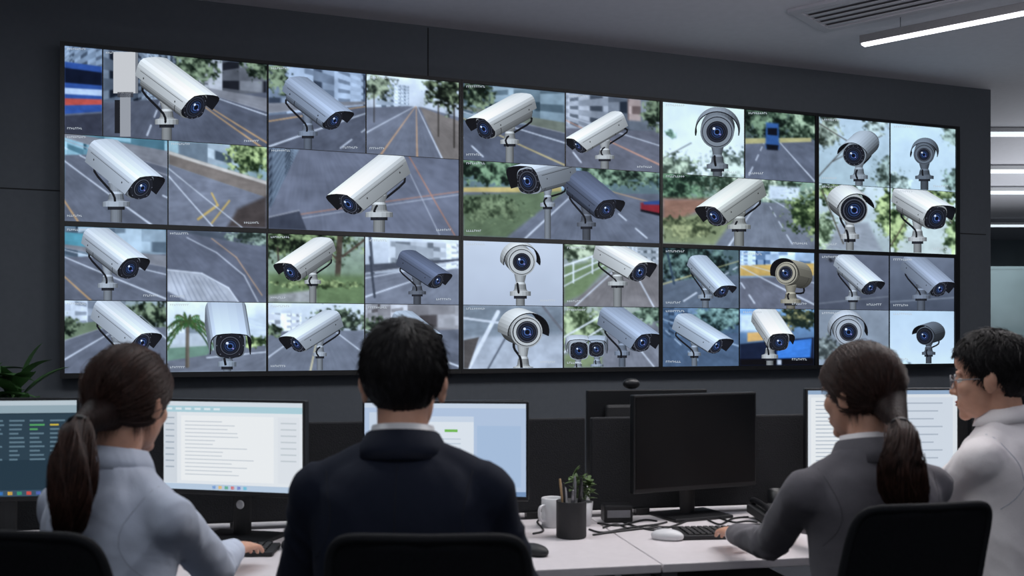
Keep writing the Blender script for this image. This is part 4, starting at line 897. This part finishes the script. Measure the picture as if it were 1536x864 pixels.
        Fc+= [[4*n+j,j,j+1,4*n+j+1][::-1] for j in range(n-1)]
        mk(nm,V,Fc,m,e,True)
    if shirtcollar:
        collar(.067*s,.060*s,zn-.035,zn+.014,shirtcollar,'shirt_collar',.25,gap=.1)
        collar(.090*s,.067*s,zn-.045,zn+.003,cloth,'jacket_collar',.2,.010,gap=.35)
        collar(.095*s,.071*s,zn-.050,zn+.000,cloth,'jacket_collar_fold',.2,.004,gap=.4)
    else:
        collar(.068*s,.058*s,zn-.035,zn+.016,cloth,'shirt_collar',.25,gap=.1)
        collar(.086*s,.063*s,zn-.026,zn+.016,cloth,'collar_fold',.2,.003,gap=.12)
    for sx in (-1,1):
        mk('eye',*xf(ell((sx*.030,.068,-.002),(.0135,.0125,.009)),MH),M_eyew,e,True)
        mk('iris',*xf(ell((sx*.030,.078,-.002),(.0055,.0035,.0055),12,8),MH),M_eyed,e,True)
        mk('eyebrow',*xf(sweep([(sx*.013,.083,.024),(sx*.03,.081,.029),(sx*.047,.068,.024)],[(.002,.0032),(.002,.0036),(.001,.002)],8),MH),hairm,e,True)
    mk('lips',*xf(join([ell((0,.0885,-.062),(.020,.005,.004)),ell((0,.0878,-.070),(.017,.006,.0045))]),MH),M_lip,e,True)
    if glasses:
        g=[]
        for sx in (-1,1):
            g.append(sweep([(sx*.032+.024*math.cos(a),.097-0.004*abs(math.cos(a)),-.004+.019*math.sin(a)) for a in [k*2*math.pi/24 for k in range(24)]],[.0018]*24,6,closed=True,up=(0,1,0)))
            g.append(sweep([(sx*.056,.093,.0),(sx*.076,.076,.002),(sx*.082,.0,.004),(sx*.083,-.02,-.004)],[.0018]*4,6,k=3))
        g.append(sweep([(-.009,.098,.0),(0,.102,.003),(.009,.098,.0)],[.0016]*3,6))
        mk('glasses',*xf(join(g),MH),M_grey,e,True)
    if gender=='m': keys=[(0,-.078),(.8,-.062),(1.25,-.016),(1.5,.020),(1.75,-.014),(1.95,.016),(2.2,.055),(2.6,.072),(3.2,.076)]; thick=.011
    else: keys=[(0,-.088),(.7,-.070),(1.2,-.050),(1.6,-.042),(1.85,-.036),(2.1,.02),(2.5,.06),(3.2,.075)]; thick=.014
    def zmin(az):
        az=abs(az)
        for (a,b),(c,d) in zip(keys,keys[1:]):
            if az<=c: return b+(d-b)*(az-a)/(c-a)
        return keys[-1][1]
    HC=Vector((0,-.010,.030)); HR=(.0765,.0955,.091)
    def scalp(az,t):
        dirv=Vector((math.sin(t)*math.sin(az),-math.sin(t)*math.cos(az),math.cos(t)))
        p=Vector((dirv.x*HR[0],dirv.y*HR[1],dirv.z*HR[2]))
        if dirv.z<-0.3: p.x*=1-0.25*(-dirv.z-.3)
        nrm=Vector((dirv.x/HR[0],dirv.y/HR[1],dirv.z/HR[2])).normalized()
        return HC+p,nrm
    nu,nv=110,64; V=[];Fc=[]
    for i in range(nv+1):
        t=math.pi*i/nv
        for j in range(nu):
            az=-math.pi+2*math.pi*j/nu
            p,nn=scalp(az,t); inside=sst(-.012,.010,p.z-zmin(az))
            nz=noise.noise(Vector((math.sin(az)*7+seed,math.cos(az)*7,t*1.6)))*.003+noise.noise(Vector((math.sin(az)*24+seed,math.cos(az)*24,t*2)))*.002
            top=max(0,nn.z)
            ex=float(inside)*(thick*(1+ (0.8*top if gender=='m' else .15*top))+nz)-(1-float(inside))*.016
            V.append(p+nn*ex)
    for i in range(nv):
        for j in range(nu): a=i*nu; Fc.append([a+j,a+nu+j,a+nu+(j+1)%nu,a+(j+1)%nu])
    V=[MH@v for v in V]; SV=[];SF=[]
    if gender=='m':
        cnt=0; crown=Vector((.012,-.055,.118))
        while cnt<4600:
            az=rr.uniform(-math.pi,math.pi); t=math.acos(rr.uniform(-.85,1)); p,nn=scalp(az,t)
            if p.z<zmin(az)-.004: continue
            cnt+=1
            top=max(0,nn.z); p=p+nn*thick*(.85+.8*top)
            hi=float(sst(-.02,.07,p.z))
            cl_=noise.noise(Vector((p.x*22+seed,p.y*22,p.z*22)))
            fl=(p-crown); fl=fl.normalized() if fl.length>.006 else Vector((1,0,0))
            jt=.08+.06*curly
            fl=fl+Vector((0,0,-.35))+nn.cross(fl)*(cl_*(.7+curly*2.0)+.3)+Vector((rr.uniform(-jt,jt),rr.uniform(-jt,jt),rr.uniform(-jt,jt)))
            fl=(fl-nn*fl.dot(nn)); fl=fl.normalized() if fl.length>.01 else Vector((0,0,-1)); L=(.014+.024*hi)*rr.uniform(.7,1.2)
            if p.y>.05 and p.z<.1: L*=.55
            sd=nn.cross(fl); pts=[]; wild=.16*hi if cnt%14==0 else 0
            for k in range(6):
                u=k/5; pts.append(MH@(p+fl*L*u+sd*(curly*.006)*math.sin(u*5+cl_*7)-nn*(L*L*u*u*(4.9 if not wild else 3.4))+nn*(L*(.06+wild+(.02+.10*curly)*hi)*u+.0007)))
            strand(pts,.0012,SV,SF)
    else:
        tie=MH.inverted()@(Vector(pony[0])-org) 
        cnt=0
        while cnt<3000:
            az=rr.uniform(-math.pi,math.pi); t=math.acos(rr.uniform(-.75,1)); p,nn=scalp(az,t)
            if p.z<zmin(az)-.006: continue
            cnt+=1; pts=[]; fly=cnt%14==0; ph=rr.uniform(0,6); fa=rr.uniform(.003,.009)
            lk=.003*noise.noise(Vector((p.x*45,p.y*45+seed,p.z*45)))
            for k in range(7):
                u=k/6*.55; q=p.lerp(tie,u)-HC; sc=1/math.sqrt((q.x/HR[0])**2+(q.y/HR[1])**2+(q.z/HR[2])**2); g=Vector((q.x*sc,q.y*sc,q.z*sc)); n2=Vector((g.x/HR[0]**2,g.y/HR[1]**2,g.z/HR[2]**2)).normalized()
                pts.append(MH@(HC+g+n2*(thick+.0016+lk*(1-u)+rr.uniform(-.0004,.0006)+(fa*math.sin(u*5.2) if fly else 0))+(Vector((.002*math.sin(ph+u*6),.002*math.cos(ph+u*5),0)) if fly else Vector((0,0,0)))))
            strand(pts,.0008 if fly else .0012,SV,SF)
        for _ in range(70):
            az=rr.choice([rr.uniform(-.6,.6),rr.uniform(1.1,1.7),rr.uniform(-1.7,-1.1)]); t=math.acos(max(-1,min(1,(zmin(az)-.022+rr.uniform(0,.012))/HR[2]))); p,nn=scalp(az,min(t,2.4)); L=rr.uniform(.02,.05); a=rr.uniform(-.5,.5); pts=[]
            for k in range(5):
                u=k/4; pts.append(MH@(p+nn*(.006+.006*u)+Vector((math.sin(a)*L*u*.5,-.1*L*u,-L*u))))
            strand(pts,.0007,SV,SF)
        PP=[Vector(q)-org for q in pony]; PR=[x*pfat for x in [0.016,0.025,0.031,0.030,0.022,0.008][:len(PP)]]
        gg=[sweep([MH@Vector((0,-.080,-.02)),PP[0]],[.045,.018],20,k=1)]
        v,f=join(gg+[sweep(PP,PR,22,k=6)]); o=len(V); V+=v; Fc+=[[i+o for i in q] for q in f]
        CP,CR=smoothpts(PP,PR,4)
        for _ in range(1000):
            a=rr.uniform(0,6.28); rad=.85+.40*rr.random()**1.8; i0=rr.randrange(0,max(1,len(CP)-8)); pts=[]
            for k in range(i0,min(len(CP),i0+12)):
                t=(CP[min(k+1,len(CP)-1)]-CP[max(k-1,0)]).normalized(); s1=t.cross(Vector((0,1,0.1))).normalized(); s2=t.cross(s1)
                wob=.007*math.sin(k*.5+a*5); pts.append(CP[k]+s1*(CR[k]*rad*math.cos(a)+wob)+s2*(CR[k]*rad*math.sin(a))+t*(.02*(k-i0)/12))
            if len(pts)>2: strand(pts,.0013,SV,SF)
        t=(PP[1]-PP[0]).normalized(); s1=t.cross(Vector((0,1,.1))).normalized(); s2=t.cross(s1)
        mk('hair_tie',*sweep([PP[0]+(s1*math.cos(k*math.pi/8)+s2*math.sin(k*math.pi/8))*.018 for k in range(16)],[.005]*16,8,closed=True),M_black,e,True)
    ho=mk('hair',V,Fc,hairm,e,True)
    mk('hair_strands',SV,SF,hairs or hairm,ho,True)
    return e

# woman in pale blue shirt
X1=D(150,0,2.05).x
pw=[D(118,636,1.955),D(112,662,1.915),D(110,700,1.89),D(108,740,1.885),D(104,775,1.89),D(95,800,1.91)]
person('woman in a pale blue shirt with a brown ponytail, typing',X1+.004,2.04,math.radians(-28),CAMZ-(523-HY)*2.05/F,math.radians(12),math.radians(-6),
 {'R':((X1+.150,2.33,0.84),(-.740,2.66,0.805),(0.14,1,-.03)),'L':((X1-.17,2.38,0.82),(-.98,2.66,0.795),(.15,1,-.03))},
 M_shirt1,'shirt',M_hairb,'f',11,sw=.190,pony=pw,lean=.03,hairs=M_hairb2,wrinkle=.009,hoff=(.006,0),hscale=.90,seamm=M_seamw,pfat=1.05)
chair(D(106,0,1.86).x,2.08,math.radians(-12),1.035,label='black mesh-back office chair behind the woman in pale blue')
X2=D(600,0,1.92).x
person('man in a dark navy suit with short black hair',X2,1.92,0.0,CAMZ-(485-HY)*1.92/F,math.radians(0),math.radians(-4),
 {'R':((X2+.225,2.10,0.83),(X2+.11,2.48,0.80),(-.12,1,-.03)),'L':((X2-.225,2.10,0.83),(X2-.11,2.48,0.80),(.12,1,-.03))},
 M_navy,'suit_jacket',M_hairk,'m',23,sw=.180,shirtcollar=M_white,lean=.03,wrinkle=.006,hairs=M_hairk2,hscale=.97,collz=.008)
chair(D(645,0,1.72).x,2.02,math.radians(0),1.04,0.355,label='black mesh-back office chair behind the man in the navy suit')
X3=D(1303,0,2.28).x
pw=[D(1350,638,2.18),D(1354,664,2.14),D(1352,696,2.12),D(1355,728,2.13),D(1366,752,2.14),D(1376,768,2.15)]
person('woman in a grey suit jacket with a low brown ponytail',X3+.02,2.28,math.radians(14),CAMZ-(517-HY)*2.28/F,math.radians(20),math.radians(-5),
 {'L':((.665,2.56,0.85),(.645,2.90,0.80),(.03,1,-.03)),'R':((1.00,2.72,0.86),(.865,3.04,0.805),(-.30,.95,-.03))},
 M_greyj,'suit_jacket',M_hairb,'f',37,sw=.198,pony=pw,lean=.03,wrinkle=.007,shirtcollar=M_shirt2,hairs=M_hairb2,seamm=M_seamg,hscale=.91,pfat=1.22)
chair(.762,2.38,math.radians(14),1.03,0.34,label='black mesh-back office chair behind the woman in grey')
X4=D(1500,0,2.70).x
person('man in a white shirt with glasses and wavy dark hair',X4+.09,2.74,math.radians(40),CAMZ-(500-HY)*2.70/F,math.radians(16),math.radians(-3),
 {'L':((1.22,2.92,0.86),(1.24,3.08,0.80),(.1,1,-.03)),'R':((1.66,3.04,0.86),(1.52,3.14,0.80),(-.5,.8,-.03))},
 M_shirt2,'shirt',M_hairk,'m',41,sw=.190,glasses=True,lean=.04,hoff=(-.03,0),hairs=M_hairk2,wrinkle=.009,curly=.6,seamm=M_seamw)
chair(1.50,2.60,math.radians(30),1.0,label='black mesh-back office chair behind the man in white')

# ------------------------------------------------------------ lights
w=bpy.data.worlds.new('World'); bpy.context.scene.world=w; w.use_nodes=True
w.node_tree.nodes['Background'].inputs[0].default_value=(0.68,0.74,0.86,1); w.node_tree.nodes['Background'].inputs[1].default_value=0.34
def area(loc,size,size_y,en,col,rot=(0,0,0)):
    l=bpy.data.lights.new('unseen_area','AREA'); l.shape='RECTANGLE'; l.size=size; l.size_y=size_y; l.energy=en; l.color=col
    o=bpy.data.objects.new('unseen_area_lamp',l); o.location=loc; o.rotation_euler=rot; C.objects.link(o)
area((-1.2,2.9,3.2),1.8,.3,32,(.90,.95,1)); area((1.3,3.4,3.2),1.8,.3,48,(1,.97,.96)); area((0,0.0,3.2),2.6,.5,24,(.9,.94,1)); area((2.8,4.6,3.1),1.5,.3,34,(1,.98,.97),(0.2,0,0)); area((7,12,3.2),3,6,200,(.92,.98,1))  # unseen lamps added near ceiling height, facing down, no fixtures modelled
area((2.2,3.5,2.5),2.5,.3,42,(.95,.95,1),(math.pi,0,0)); area((3.2,1.5,2.5),2.5,.3,24,(.95,.95,1),(math.pi,0,0)); area((7,11,1.5),3,5,100,(.93,.98,1),(math.pi,0,0))  # added upward fill lamps, unseen, to brighten the ceiling and far room
# ------------------------------------------------------------ camera
cd=bpy.data.cameras.new('camera'); cam=bpy.data.objects.new('camera',cd); C.objects.link(cam)
cam.location=(0,0,CAMZ); cam.rotation_euler=(math.pi/2,0,0); cd.sensor_width=36; cd.lens=36*F/1536; cd.shift_y=(HY-432)/1536
cd.dof.use_dof=True; cd.dof.focus_distance=6.0; cd.dof.aperture_fstop=4.5
bpy.context.scene.camera=cam
